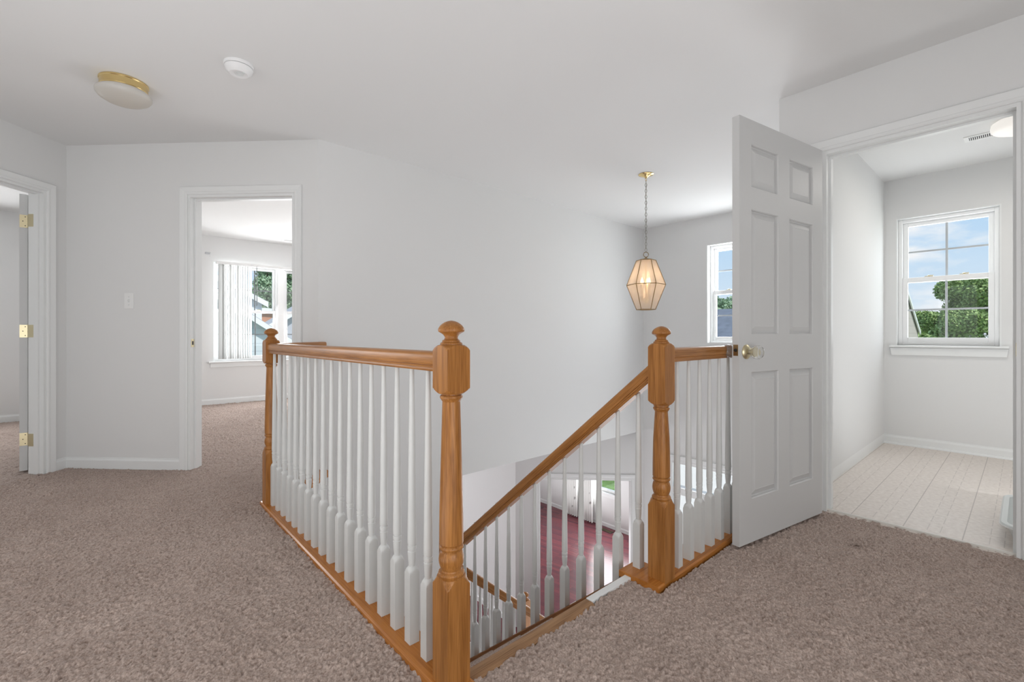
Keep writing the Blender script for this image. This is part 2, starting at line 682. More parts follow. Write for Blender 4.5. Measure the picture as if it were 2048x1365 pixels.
def casing_mesh(mb, a0, a1, zb, zt, w=0.058, side=-1, sill=False):
    """mitred door casing with a stepped, eased profile; side -1 = viewer side (y<0)"""
    prof = [(0, 0), (0, 0.008), (0.006, 0.012), (0.016, 0.0125), (0.020, 0.0105), (0.046, 0.016), (w - 0.004, 0.017), (w, 0.013), (w, 0)]
    path = [((a0, zb), (-1, 0)), ((a0, zt), (-1, 1)), ((a1, zt), (1, 1)), ((a1, zb), (1, 0))]
    n = len(prof)
    vs = []
    for (a, z), (da, dz) in path:
        for o, d in prof:
            vs.append((a + da * o, side * d, z + dz * o))
    fs = []
    for k in range(3):
        for i in range(n - 1):
            fs.append([k * n + i, k * n + i + 1, (k + 1) * n + i + 1, (k + 1) * n + i])
    fs += [list(range(n)), [3 * n + i for i in range(n)][::-1]]
    mb.add(vs, fs)


BASE_PROF = [(0, 0), (-0.013, 0), (-0.013, 0.062), (-0.010, 0.070), (-0.006, 0.076), (-0.005, 0.083), (0, 0.083)]


def baseboard(name, runs, label, loc, rz, z=0.0, shoe=False):
    mb = MB()
    for a, b in runs:
        mb.sweep([(p[0], p[1] + z) for p in BASE_PROF], a, b)
        if shoe:
            mb.sweep([(-0.013, z), (-0.027, z), (-0.026, z + 0.008), (-0.020, z + 0.016), (-0.013, z + 0.018)], a, b)
    return struct(mb, name, TRIM, label, 'baseboard', (*loc, 0), rz)


def door_trim(name, a0, a1, zt, thick, label, loc, rz, stop_at=0.045, z=0.0):
    """casing on both wall faces, jamb lining and stop"""
    root = empty(name, (*loc, 0), rz, label, 'door frame', None, 'structure')
    mb = MB()
    casing_mesh(mb, a0, a1, z, zt)
    mb.build('casing', TRIM, root)
    mb = MB()
    for (p, q) in ((a0, a0 + 0.018), (a1 - 0.018, a1)):
        mb.box((p, -0.001, z), (q, thick + 0.001, zt))
    mb.box((a0 + 0.018, -0.001, zt - 0.018), (a1 - 0.018, thick + 0.001, zt))
    mb.build('jamb', TRIM, root)
    mb = MB()
    s0, s1 = stop_at, stop_at + 0.034
    mb.box((a0 + 0.018, s0, z), (a0 + 0.029, s1, zt - 0.018))
    mb.box((a1 - 0.029, s0, z), (a1 - 0.018, s1, zt - 0.018))
    mb.box((a0 + 0.029, s0, zt - 0.029), (a1 - 0.029, s1, zt - 0.018))
    mb.build('door_stop', TRIM, root)
    mb = MB()
    casing_mesh(mb, a0, a1, z, zt, side=1)
    mb.build('casing', TRIM, root, (0, thick, 0))
    return root


def double_hung(root, a0, a1, zb, zt, y0, muntin=MUNTIN, cols=2, rows=2, meet=0.515):
    """vinyl double hung unit in the wall frame; y grows outwards"""
    fw = 0.03
    mb = MB()
    for p, q in ((a0, a0 + fw), (a1 - fw, a1)):
        mb.box((p, y0, zb), (q, y0 + 0.075, zt))
    mb.box((a0 + fw, y0, zt - fw), (a1 - fw, y0 + 0.075, zt))
    mb.box((a0 + fw, y0, zb), (a1 - fw, y0 + 0.075, zb + fw * 0.8))
    mb.build('frame', VINYL_W, root, bevel=0.003)
    zm = zb + (zt - zb) * meet
    for (lo, hi, yy, nm) in ((zm - 0.022, zt - fw, y0 + 0.042, 'upper_sash'), (zb + fw * 0.8, zm + 0.022, y0 + 0.008, 'lower_sash')):
        x0, x1 = a0 + fw, a1 - fw
        sw = 0.036
        top = 0.045 if nm == 'lower_sash' else 0.034
        bot = 0.045
        mb = MB()
        mb.box((x0, yy, lo), (x0 + sw, yy + 0.03, hi))
        mb.box((x1 - sw, yy, lo), (x1, yy + 0.03, hi))
        mb.box((x0 + sw, yy, lo), (x1 - sw, yy + 0.03, lo + bot))
        mb.box((x0 + sw, yy, hi - top), (x1 - sw, yy + 0.03, hi))
        sash = mb.build(nm, VINYL_W, root, bevel=0.003)
        gx0, gx1, gz0, gz1 = x0 + sw, x1 - sw, lo + bot, hi - top
        mb = MB()
        mb.box((gx0 - 0.004, yy + 0.013, gz0 - 0.004), (gx1 + 0.004, yy + 0.017, gz1 + 0.004))
        mb.build('pane', PANE, sash)
        mb = MB()
        for c in range(1, cols):
            x = gx0 + (gx1 - gx0) * c / cols
            mb.box((x - 0.008, yy + 0.019, gz0), (x + 0.008, yy + 0.025, gz1))
        for r_ in range(1, rows):
            z = gz0 + (gz1 - gz0) * r_ / rows
            mb.box((gx0, yy + 0.0195, z - 0.008), (gx1, yy + 0.0245, z + 0.008))
        mb.build('muntin', muntin, sash)
        if nm == 'lower_sash':
            for fx in (0.28, 0.72):
                x = gx0 + (gx1 - gx0) * fx
                mb = MB()
                mb.box((x - 0.028, yy + 0.006, hi), (x + 0.028, yy + 0.026, hi + 0.006))
                mb.turned([(hi + 0.006, 0.011), (hi + 0.012, 0.011), (hi + 0.014, 0.006)], None, 12, Matrix.Translation((x, yy + 0.016, 0)))
                mb.box((x - 0.002, yy + 0.008, hi + 0.008), (x + 0.030, yy + 0.014, hi + 0.013))
                mb.build('sash_lock', BRASS_SAT, sash)


# ------------------------------------------------------------------ plan (metres; +y away to the left, +x away to the right)
CZ = 2.43            # upper ceiling
LZ = -3.0            # lower floor
LC = -0.285          # lower ceiling
T = 0.115
SQ = math.sqrt(0.5)

# upper-storey slab: its underside is the lower ceiling
mb = MB()
mb.box((-2.3, -1.9, LC), (3.175, 0.95, -0.035))
mb.box((-2.3, 0.95, LC), (1.645, 1.085, -0.035))
mb.box((-2.3, 1.085, LC), (0.775, 2.93, -0.035))
mb.prism([(-4.2, 2.93), (0.775, 2.93), (1.25, 3.46), (5.6, 3.46), (5.6, 7.98), (-4.2, 7.98)], LC, -0.035)
mb.box((3.175, -1.9, LC), (5.44, 0.995, -0.035))
mb.box((5.6, 3.3, LC), (8.05, 9.2, -0.05))
mb.box((-4.2, 7.98, LC), (5.6, 9.2, -0.05))
struct(mb, 'ceiling_lower', CEIL, 'white underside and edges of the upper storey around the stairwell', 'ceiling')
mb = MB()
mb.box((-4.3, -2.0, CZ), (5.62, 8.0, CZ + 0.15))
struct(mb, 'ceiling', CEIL, 'white ceiling over the landing, the stairwell and the upstairs rooms', 'ceiling')

# wall frames
F_E = ((-0.205, 4.815), R(-45))          # angled wall with the bedroom door
LEN_E = 1.38 / SQ
F_D = ((-2.105, 2.915), R(45))           # angled wall with the left door
LEN_D = 1.9 / SQ
F_LONG = ((1.175, 3.435), 0.0)
F_X = ((5.44, 9.0), R(-90))              # exterior wall, a = 9 - y
F_LAU = ((3.06, 0.995), R(-90))          # a = 0.995 - y
F_N = ((-4.2, 7.8), 0.0)                 # far bedroom wall, a = x + 4.2
F_V = ((5.44, 3.435), R(135))            # lower angled wall, viewer on its +y side

E0, E1, DH = 0.957, 1.770, 2.042
mb = wall_cells(MB(), LEN_E, T, 0, CZ, [(E0, E1, 0, DH)])
struct(mb, 'wall_angled', PAINT, 'white angled wall with the light switch and the bedroom doorway', 'wall', (*F_E[0], 0), F_E[1])
D0, D1 = 1.735, 2.545
mb = wall_cells(MB(), LEN_D, T, 0, CZ, [(D0, D1, 0, DH)])
struct(mb, 'wall_left', PAINT, 'white angled wall at the left edge holding the hinged door', 'wall', (*F_D[0], 0), F_D[1])
mb = wall_cells(MB(), 5.44 - 1.175, T, LZ, CZ, [(1.185, 5.44 - 1.175, LZ, LC)])
struct(mb, 'wall_back', PAINT, 'long bare white wall across the stairwell', 'wall', (*F_LONG[0], 0), F_LONG[1])
WIN_F = (9 - 2.567, 9 - 1.90, 0.90, 2.093)      # foyer window opening
WIN_L = (9 - 0.795, 9 - 0.131, 0.91, 2.07)      # laundry window opening
LOW_F = (9 - 3.06, 9 - 1.15, LZ, -0.60)         # entrance door with side lights and transom
mb = wall_cells(MB(), 11.0, 0.16, LZ, CZ, [WIN_F, WIN_L, LOW_F])
mb2 = MB()
mb2.v, mb2.f = mb.v, mb.f
o = struct(wall_cells(MB(), 5.565, 0.16, 0 - 0.0, CZ, []), 'wall_bedroom_side', PAINT, 'white far right wall of the bedroom beyond the doorway', 'wall', (5.0, 9.0 - 1.0, 0), R(-90))
o.scale = (0.79, 1, 1)
mb = wall_cells(MB(), 11.0 - 5.565, 0.16, LZ, CZ, [tuple([w[0] - 5.565, w[1] - 5.565, w[2], w[3]]) for w in (WIN_F, WIN_L, LOW_F)])
F_X = ((5.44, 9.0 - 5.565), R(-90))
OFF = 5.565
struct(mb, 'wall_foyer', PAINT, 'white outside wall of the foyer and laundry with the windows', 'wall', (*F_X[0], 0), F_X[1])
L0, L1 = 0.225, 0.985
mb = wall_cells(MB(), 2.9, T, 0, CZ, [(L0, L1, 0, 2.045)])
struct(mb, 'wall_right', PAINT, 'white wall at the right edge around the laundry doorway', 'wall', (*F_LAU[0], 0), F_LAU[1])
mb = MB().box((3.175, 0.88, -0.012), (5.44, 0.995, CZ)).box((3.06, 0.985, LC), (5.44, 0.995, -0.012))
struct(mb, 'wall_laundry_left', PAINT, 'white side wall of the laundry behind the open door', 'wall')
mb = MB().box((3.175, -1.0, 0), (5.44, -0.9, CZ))
struct(mb, 'wall_laundry_right', PAINT, 'white wall at the unseen end of the laundry', 'wall')
NW = (-4.2, 7.8)
WIN_B = (5.38, 7.36, 0.62, 2.07)
mb = wall_cells(MB(), 9.4, 0.16, LC, CZ, [WIN_B])
struct(mb, 'wall_bedroom_far', PAINT, 'white far wall of the bedroom with the wide window', 'wall', (*F_N[0], 0), F_N[1])
mb = MB().box((-0.262, 4.93, 0), (-0.148, 7.8, CZ))
struct(mb, 'wall_partition', PAINT, 'white partition between the left room and the bedroom', 'wall')
# the unseen sides of the house
mb = MB().box((-4.3, 2.9, LC), (-4.2, 7.9, CZ)).box((-4.2, 2.85, 0), (-2.1, 2.95, CZ))
struct(mb, 'wall_side_room', PAINT, 'white outer walls of the left room', 'wall')
mb = MB().box((-2.3, -1.9, LC), (-2.2, 2.95, CZ))
struct(mb, 'wall_hall_left', PAINT, 'white hall wall out of frame to the left', 'wall')
mb = MB().box((-2.3, -1.9, LC), (5.5, -1.8, CZ))
struct(mb, 'wall_hall_rear', PAINT, 'white hall wall behind the viewpoint', 'wall')

# lower storey walls
mb = wall_cells(MB(), 1.22 / SQ, -T, LZ, LC, [(0.155, 1.40, LZ, -0.955)])
struct(mb, 'wall_lower_angled', PAINT, 'white angled lower wall with the cased opening to the cherry floor room', 'wall', (*F_V[0], 0), F_V[1])
mb = MB().box((4.22, 4.655, LZ), (4.335, 9.1, LC))
struct(mb, 'wall_lower_hall', PAINT, 'white lower hall wall with a switch plate', 'wall')
mb = wall_cells(MB(), 6.0, 0.16, LZ, LC, [(2.93, 3.40, -2.28, -0.9)])
struct(mb, 'wall_lower_far', PAINT, 'white far wall of the lower room with curtain and window', 'wall', (7.85, 9.0, 0), R(-90))
mb = MB().box((5.6, 3.2, LZ), (7.85, 3.3, LC)).box((-2.3, 9.1, LZ), (8.01, 9.2, LC)).box((-2.4, -1.9, LZ), (-2.3, 9.2, LC)).box((-2.3, -2.0, LZ), (5.6, -1.9, LC))
struct(mb, 'wall_lower_outer', PAINT, 'white outer walls of the lower storey', 'wall')
mb = MB().box((0.775, 3.435, LZ), (1.175, 3.55, LC)).box((0.70, 1.085, LZ), (0.775, 3.55, LC)).box((0.775, 1.0, LZ), (1.66, 1.085, LC))
struct(mb, 'wall_stair_left', PAINT, 'white wall down the left side of the stair', 'wall')
mb = MB().box((-2.3, -1.9, LZ - 0.2), (8.05, 9.2, LZ))
struct(mb, 'floor_lower', HARDWOOD, 'dark cherry hardwood floor of the lower storey', 'floor')


# ------------------------------------------------------------------ carpet
def carpet_patch(name, x0, x1, y0, y1, step, keep, label, zoff=0.0):
    nx, ny = int((x1 - x0) / step) + 1, int((y1 - y0) / step) + 1
    gx = np.linspace(x0, x1, nx)
    gy = np.linspace(y0, y1, ny)
    X, Y = np.meshgrid(gx, gy, indexing='ij')
    rng = np.random.default_rng(5)
    # tufts: jittered cells, each a leaning, twisted knot of yarn
    cell = 0.0135
    ci = np.floor(X / cell).astype(int)
    cj = np.floor(Y / cell).astype(int)
    K = 512
    jx, jy, jh, ja = rng.random((4, K, K))
    best = np.full(X.shape, -1.0)
    for di in (-1, 0, 1):
        for dj in (-1, 0, 1):
            a, b_ = (ci + di) % K, (cj + dj) % K
            cx = (ci + di + 0.15 + 0.7 * jx[a, b_]) * cell
            cy = (cj + dj + 0.15 + 0.7 * jy[a, b_]) * cell
            dx, dy = (X - cx) / cell, (Y - cy) / cell
            t = ja[a, b_] * math.pi
            u = dx * np.cos(t) + dy * np.sin(t)
            v = -dx * np.sin(t) + dy * np.cos(t)
            r2 = (u * 0.52) ** 2 + (v * 1.38) ** 2
            best = np.maximum(best, (0.40 + 0.60 * jh[a, b_]) * (1 - r2 * 1.15))
    best = np.clip(best, -0.25, 1)

    def vnoise(sc, seed):
        g = np.random.default_rng(seed).random((256, 256))
        u, v = X / sc, Y / sc
        i, j = np.floor(u).astype(int), np.floor(v).astype(int)
        fu, fv = u - i, v - j
        fu, fv = fu * fu * (3 - 2 * fu), fv * fv * (3 - 2 * fv)
        g00, g10, g01, g11 = g[i % 256, j % 256], g[(i + 1) % 256, j % 256], g[i % 256, (j + 1) % 256], g[(i + 1) % 256, (j + 1) % 256]
        return (g00 * (1 - fu) + g10 * fu) * (1 - fv) + (g01 * (1 - fu) + g11 * fu) * fv
    Z = -0.014 + 0.021 * best * (0.75 + 0.5 * vnoise(0.06, 3)) + 0.006 * (vnoise(0.045, 1) - 0.5) + 0.004 * (vnoise(0.3, 2) - 0.5) + zoff
    Xj = X + (rng.random(X.shape) - 0.5) * step * 0.5
    Yj = Y + (rng.random(X.shape) - 0.5) * step * 0.5
    K0 = keep(X, Y)
    idx = np.arange(nx * ny).reshape(nx, ny)
    q = np.stack([idx[:-1, :-1], idx[1:, :-1], idx[1:, 1:], idx[:-1, 1:]], -1)
    ok = K0[:-1, :-1] & K0[1:, :-1] & K0[1:, 1:] & K0[:-1, 1:]
    q = q[ok]
    used, inv = np.unique(q, return_inverse=True)
    co = np.stack([Xj.ravel()[used], Yj.ravel()[used], Z.ravel()[used]], -1)
    q = inv.reshape(-1, 4)
    me = bpy.data.meshes.new(name)
    me.vertices.add(len(co))
    me.vertices.foreach_set('co', co.astype(np.float32).ravel())
    me.loops.add(q.size)
    me.loops.foreach_set('vertex_index', q.astype(np.int32).ravel())
    me.polygons.add(len(q))
    me.polygons.foreach_set('loop_start', np.arange(0, q.size, 4, dtype=np.int32))
    me.polygons.foreach_set('use_smooth', np.ones(len(q), dtype=bool))
    me.update(calc_edges=True)
    me.materials.append(CARPET)
    o = bpy.data.objects.new(name, me)
    COL.objects.link(o)
    return tag(o, label, 'carpet', None, 'structure')


def keep_hall(X, Y):
    k = (Y < np.where(X < 1.362, 1.066, 1.076 + 0.012 * np.clip((X - 1.45) / 0.17, 0, 1))) | (X < 0.695) | (Y > 2.98 + np.clip(X - 0.74, 0, 9) - 0.055) & (X < 1.25)
    k &= ~((X > 1.615) & (Y > 0.945))
    k &= (X + Y < 4.70) & (Y - X < 5.06)
    k &= X < 3.075
    return k


carpet_patch('floor', -1.35, 3.10, -0.10, 4.95, 0.0042, keep_hall, 'brown shag carpet of the landing around the stairwell')
mb = MB().box((-2.2, -1.8, -0.034), (3.06, -0.09, 0.004)).box((-2.2, -0.09, -0.034), (-1.34, 3.7, 0.004))
struct(mb, 'floor_hall_rear', CARPET, 'brown carpet of the hall behind the viewpoint', 'floor')


carpet_patch('floor_bedroom', -0.20, 2.70, 3.50, 7.82, 0.0055, lambda X, Y: X + Y > 4.66, 'brown carpet of the bedroom seen through the doorway')
carpet_patch('floor_bedroom_right', 2.68, 4.95, 3.54, 7.82, 0.014, lambda X, Y: X > 0, 'brown carpet at the unseen right side of the bedroom')
carpet_patch('floor_side_room', -2.2, -0.20, 4.0, 7.82, 0.011, lambda X, Y: Y - X > 5.0, 'brown carpet of the room behind the left doorway')
mb = MB().box((3.06, -0.9, -0.034), (5.44, 0.88, 0.0))
struct(mb, 'floor_laundry', VINYL, 'pale tile patterned vinyl floor of the laundry', 'floor')
mb = MB().sweep([(0, 0), (0, 0.010), (0.004, 0.012), (0.020, 0.009), (0.026, 0)], 0.225, 0.985)
o = struct(mb, 'trim_9', simple('threshold_strip', (0.74, 0.71, 0.66), 0.4), 'thin pale threshold strip between carpet and laundry vinyl', 'threshold', (3.075, 0.995, 0.0), R(-90))

# ------------------------------------------------------------------ door frames, baseboards
door_trim('trim_1', E0, E1, DH, T, 'white cased frame of the bedroom doorway', F_E[0], F_E[1], 0.040)
door_trim('trim_2', D0, D1, DH, T, 'white cased frame of the left doorway', F_D[0], F_D[1], 0.030)
door_trim('trim_3', L0, L1, 2.045, T, 'white cased frame of the laundry doorway', F_LAU[0], F_LAU[1], 0.050)
MB().box((L1 - 0.0198, 0.012, 0.905), (L1 - 0.0178, 0.040, 0.965)).build('strike_plate', BRASS_SAT, bpy.data.objects['trim_3'])
rt = empty('trim_4', (*F_V[0], 0), F_V[1], 'white cased opening in the lower angled wall', 'door frame', None, 'structure')
mb = MB()
casing_mesh(mb, 0.155, 1.40, LZ, -0.955, 0.072, side=1)
mb.build('casing', TRIM, rt)
mb = MB()
mb.box((0.155, 0.001, LZ), (0.170, -T, -0.955)).box((1.385, 0.001, LZ), (1.40, -T, -0.955)).box((0.170, 0.001, -0.970), (1.385, -T, -0.955))
mb.build('jamb', TRIM, rt)
baseboard('baseboard_angled', [(0.0, E0 - 0.058), (E1 + 0.058, LEN_E)], 'white baseboard under the light switch', F_E[0], F_E[1])
baseboard('baseboard_left', [(0.0, D0 - 0.058), (D1 + 0.058, LEN_D)], 'white baseboard along the left angled wall', F_D[0], F_D[1])
baseboard('baseboard_bedroom', [(0.1, 9.2)], 'white baseboard under the bedroom window', F_N[0], F_N[1])
baseboard('baseboard_laundry_far', [(9 - 0.88 - OFF, 9 + 0.9 - OFF)], 'white baseboard under the laundry window', F_X[0], F_X[1], shoe=True)
baseboard('baseboard_laundry_left', [(3.175, 5.44)], 'white baseboard on the laundry side wall', (0, 0.88), 0, shoe=True).location = (8.615, 0.88, 0)
bpy.data.objects['baseboard_laundry_left'].rotation_euler = (0, 0, math.pi)
bpy.data.objects['baseboard_laundry_left'].location = (8.615, 0.88, 0)
baseboard('baseboard_lower_far', [(0.0, 5.8)], 'white baseboard of the lower room behind the cherry floor', (7.85, 9.0), R(-90), LZ)
baseboard('baseboard_lower_hall', [(0.0, 4.4)], 'white baseboard of the lower hall wall', (4.22, 9.05), R(-90), LZ).location = (4.22, 9.05, 0)
bpy.data.objects['baseboard_lower_hall'].rotation_euler = (0, 0, R(90))
bpy.data.objects['baseboard_lower_hall'].location = (4.22, 4.655, 0)
for nm in ('baseboard_lower_hall',):
    ob = bpy.data.objects[nm]
    for v in ob.data.vertices:
        v.co.y = -v.co.y
    ob.data.flip_normals()

# ------------------------------------------------------------------ windows
# laundry
root = empty('window_1', (*F_X[0], 0), F_X[1], 'white double hung laundry window with four pane sashes', 'window', None, 'structure')
a0, a1, zb, zt = WIN_L[0] - OFF, WIN_L[1] - OFF, WIN_L[2], WIN_L[3]
mb = MB()
mb.box((a0, -0.001, zb), (a0 + 0.010, 0.05, zt)).box((a1 - 0.010, -0.001, zb), (a1, 0.05, zt)).box((a0 + 0.01, -0.001, zt - 0.010), (a1 - 0.01, 0.05, zt))
mb.build('return_lining', TRIM, root)
double_hung(root, a0 + 0.01, a1 - 0.01, zb, zt - 0.01, 0.045)
mb = MB().box((a0 - 0.045, -0.038, zb - 0.020), (a1 + 0.045, 0.05, zb))
mb.build('sill', TRIM, root, bevel=0.006)
mb = MB().prism([(a0 - 0.030, zb - 0.090), (a1 + 0.030, zb - 0.090), (a1 + 0.042, zb - 0.022), (a0 - 0.042, zb - 0.022)], 0, 0.018, Matrix(((1, 0, 0, 0), (0, 0, -1, 0), (0, 1, 0, 0), (0, 0, 0, 1))))
mb.build('apron', TRIM, root, bevel=0.003)
# foyer
root = empty('window_2', (*F_X[0], 0), F_X[1], 'white foyer window partly hidden by the open door', 'window', None, 'structure')
a0, a1, zb, zt = WIN_F[0] - OFF, WIN_F[1] - OFF, WIN_F[2], WIN_F[3]
mb = MB()
mb.box((a0, -0.001, zb), (a0 + 0.012, 0.08, zt)).box((a1 - 0.012, -0.001, zb), (a1, 0.08, zt)).box((a0 + 0.012, -0.001, zt - 0.012), (a1 - 0.012, 0.08, zt)).box((a0 + 0.012, -0.001, zb), (a1 - 0.012, 0.08, zb + 0.012))
mb.build('return_lining', TRIM, root)
double_hung(root, a0 + 0.012, a1 - 0.012, zb + 0.012, zt - 0.012, 0.075)
# bedroom: two units side by side
root = empty('window_3', (*F_N[0], 0), F_N[1], 'wide white bedroom window of joined double hung units', 'window', None, 'structure')
a0, a1, zb, zt = WIN_B
mb = MB()
mb.box((a0, -0.001, zb), (a0 + 0.012, 0.07, zt)).box((a1 - 0.012, -0.001, zb), (a1, 0.07, zt)).box((a0 + 0.012, -0.001, zt - 0.012), (a1 - 0.012, 0.07, zt))
mb.build('return_lining', TRIM, root)
mid = 2.098 + 4.2
mb = MB().box((mid - 0.045, 0.03, zb), (mid + 0.045, 0.13, zt))
mb.build('mullion', VINYL_W, root)
double_hung(root, a0 + 0.012, mid - 0.04, zb, zt - 0.012, 0.055, MUNTIN_D, 3)
double_hung(root, mid + 0.04, a1 - 0.012, zb, zt - 0.012, 0.055, MUNTIN_D, 3)
mb = MB().box((a0 - 0.05, -0.04, zb - 0.022), (a1 + 0.05, 0.055, zb))
mb.build('sill', TRIM, root, bevel=0.005)
mb = MB().box((a0 - 0.03, -0.016, zb - 0.085), (a1 + 0.03, 0, zb - 0.022))
mb.build('apron', TRIM, root, bevel=0.003)
# lower room window
root = empty('window_4', (7.85, 9.0, 0), R(-90), 'small lower window looking onto green grass', 'window', None, 'structure')
mb = MB()
x0, x1, z0, z1 = 2.93, 3.40, -2.28, -0.9
for p, q in ((x0, x0 + 0.04), (x1 - 0.04, x1)):
    mb.box((p, 0.02, z0), (q, 0.09, z1))
mb.box((x0 + 0.04, 0.02, z0), (x1 - 0.04, 0.09, z0 + 0.05)).box((x0 + 0.04, 0.02, z1 - 0.05), (x1 - 0.04, 0.09, z1))
mb.build('frame', VINYL_W, root)
MB().box((x0 + 0.03, 0.05, z0 + 0.04), (x1 - 0.03, 0.055, z1 - 0.04)).build('pane', PANE, root)
MB().box((x0 - 0.05, -0.06, z0 - 0.03), (x1 + 0.05, 0.02, z0)).build('sill', TRIM, root, bevel=0.004)
MB().box((x0 - 0.03, -0.016, z0 - 0.10), (x1 + 0.03, 0, z0 - 0.03)).build('apron', TRIM, root)
# entrance: transom above, side light at its left, panel door
root = empty('door_3', (*F_X[0], 0), F_X[1], 'white entrance door below a clear transom, seen down in the foyer', 'door', None, 'structure')
a0, a1 = LOW_F[0] - OFF, LOW_F[1] - OFF
zt = LOW_F[3]
mb = MB()
mb.box((a0, 0, LZ), (a0 + 0.05, 0.12, zt)).box((a1 - 0.05, 0, LZ), (a1, 0.12, zt)).box((a0 + 0.05, 0, zt - 0.03), (a1 - 0.05, 0.12, zt))
mb.box((a0 + 0.05, 0, -1.02), (a1 - 0.05, 0.12, -0.93))
mb.box((a0 + 0.36, 0, LZ), (a0 + 0.44, 0.12, -1.02)).box((a1 - 0.44, 0, LZ), (a1 - 0.36, 0.12, -1.02))
mb.box((a0 + 0.05, 0, LZ), (a0 + 0.36, 0.1, LZ + 0.45)).box((a1 - 0.36, 0, LZ), (a1 - 0.05, 0.1, LZ + 0.45))
mb.build('frame', TRIM, root, bevel=0.004)
mb = MB()
casing_mesh(mb, a0, a1, LZ, zt, 0.075)
mb.build('casing', TRIM, root)
for p, q, r0, r1 in ((a0 + 0.05, a1 - 0.05, -0.93, zt - 0.03), (a0 + 0.05, a0 + 0.36, LZ + 0.45, -1.02), (a1 - 0.36, a1 - 0.05, LZ + 0.45, -1.02)):
    MB().box((p, 0.055, r0), (q, 0.06, r1)).build('pane', PANE, root)
mb = MB().box((a0 + 0.44, 0.03, LZ), (a1 - 0.44, 0.075, -1.02))
for cx in (0.30, 0.70):
    for z0, z1 in ((-2.8, -2.2), (-2.05, -1.2)):
        xm = a0 + 0.44 + (a1 - a0 - 0.88) * cx
        mb.box((xm - 0.15, 0.022, z0), (xm + 0.15, 0.03, z1))
mb.build('door_leaf', DOORP, root, bevel=0.004)


# ------------------------------------------------------------------ six panel doors
def six_panel(mb, W, H, TH, z0):
    """leaf in its frame: x from the hinge, y 0 .. -TH, with raised panels on both faces"""
    k = W / 0.78
    cols = [(0.100 * k, 0.340 * k), (0.445 * k, 0.682 * k)]
    rows = [(0.222, 0.825), (1.006, 1.600), (1.705, 1.910)]
    xs = [0, cols[0][0], cols[0][1], cols[1][0], cols[1][1], W]
    zs = [z0, rows[0][0], rows[0][1], rows[1][0], rows[1][1], rows[2][0], rows[2][1], z0 + H]
    for side in (0, 1):
        Y = lambda d: -d if side == 0 else -TH + d
        for i in range(5):
            for j in range(7):
                x0, x1, a, b_ = xs[i], xs[i + 1], zs[j], zs[j + 1]
                if i in (1, 3) and j in (1, 3, 5):
                    rings = [(0, 0), (0.003, 0.004), (0.005, 0.0145), (0.009, 0.0155), (0.037, 0.0030), (0.039, 0.0040)]
                    vs = []
                    for ins, dp in rings:
                        vs += [(x0 + ins, Y(dp), a + ins), (x1 - ins, Y(dp), a + ins), (x1 - ins, Y(dp), b_ - ins), (x0 + ins, Y(dp), b_ - ins)]
                    fs = []
                    for r_ in range(len(rings) - 1):
                        for c in range(4):
                            c2 = (c + 1) % 4
                            fs.append([r_ * 4 + c, r_ * 4 + c2, r_ * 4 + 4 + c2, r_ * 4 + 4 + c])
                    n = (len(rings) - 1) * 4
                    fs.append([n, n + 1, n + 2, n + 3])
                    mb.add(vs, fs)
                else:
                    mb.add([(x0, Y(0), a), (x1, Y(0), a), (x1, Y(0), b_), (x0, Y(0), b_)], [[0, 1, 2, 3]])
    mb.add([(0, 0, z0), (W, 0, z0), (W, -TH, z0), (0, -TH, z0), (0, 0, z0 + H), (W, 0, z0 + H), (W, -TH, z0 + H), (0, -TH, z0 + H)],
           [[0, 1, 2, 3], [4, 5, 6, 7], [0, 4, 7, 3], [1, 2, 6, 5]])


def weld(o):
    import bmesh
    bm = bmesh.new()
    bm.from_mesh(o.data)
    bmesh.ops.remove_doubles(bm, verts=bm.verts, dist=1e-5)
    bmesh.ops.recalc_face_normals(bm, faces=bm.faces)
    bm.to_mesh(o.data)
    bm.free()


ROTX = Matrix.Rotation(R(-90), 4, 'X')     # turned z -> +y
ROTXN = Matrix.Rotation(R(90), 4, 'X')     # turned z -> -y

# laundry door, swung open into the landing (leaf frame: viewer on +y)
DA = math.atan2(0.170, -0.985)
root = empty('door_1', (2.972, 0.751, 0), DA, 'white six panel door swung open with a clear glass knob', 'door', None, 'structure')
mb = MB()
six_panel(mb, 0.782, 2.008, 0.035, 0.016)
leaf = mb.build('door_leaf', DOORP, root)
weld(leaf)
knob_x, knob_z = 0.728, 0.922
rose_prof = [(0, 0.034), (0.004, 0.034), (0.008, 0.030), (0.012, 0.022), (0.016, 0.014)]
kn_prof = [(0.014, 0.012), (0.022, 0.011), (0.028, 0.014), (0.034, 0.023), (0.043, 0.0305), (0.054, 0.0330), (0.064, 0.0315), (0.073, 0.025), (0.077, 0.014), (0.0775, 0.0)]
kb = MB().turned(rose_prof, None, 28, Matrix.Translation((knob_x, 0, knob_z)) @ ROTX).build('knob_rose', BRASS_SAT, root, smooth=40)
MB().turned([(z, r) for z, r in kn_prof], None, 16, Matrix.Translation((knob_x, 0, knob_z)) @ ROTX).build('knob', KNOBG, root, smooth=22)
MB().turned([(0.012, 0.009), (0.034, 0.009), (0.040, 0.013), (0.046, 0.016), (0.049, 0.008)], None, 20, Matrix.Translation((knob_x, 0, knob_z)) @ ROTX).build('knob_spindle', BRASS_SAT, root, smooth=40)
MB().turned(rose_prof, None, 28, Matrix.Translation((knob_x, -0.035, knob_z)) @ ROTXN).build('knob_rose', BRASS_SAT, root, smooth=40)
MB().turned([(z, r) for z, r in kn_prof], None, 16, Matrix.Translation((knob_x, -0.035, knob_z)) @ ROTXN).build('knob', KNOBG, root, smooth=22)
mb = MB()
mb.sweep([(-0.006, -0.026), (-0.029, -0.026), (-0.029, 0.026), (-0.006, 0.026)], 0.7815, 0.7835)
lp = mb.build('latch_plate', ANTIQUE, root, (0, 0, knob_z + 0.008))
mb = MB()
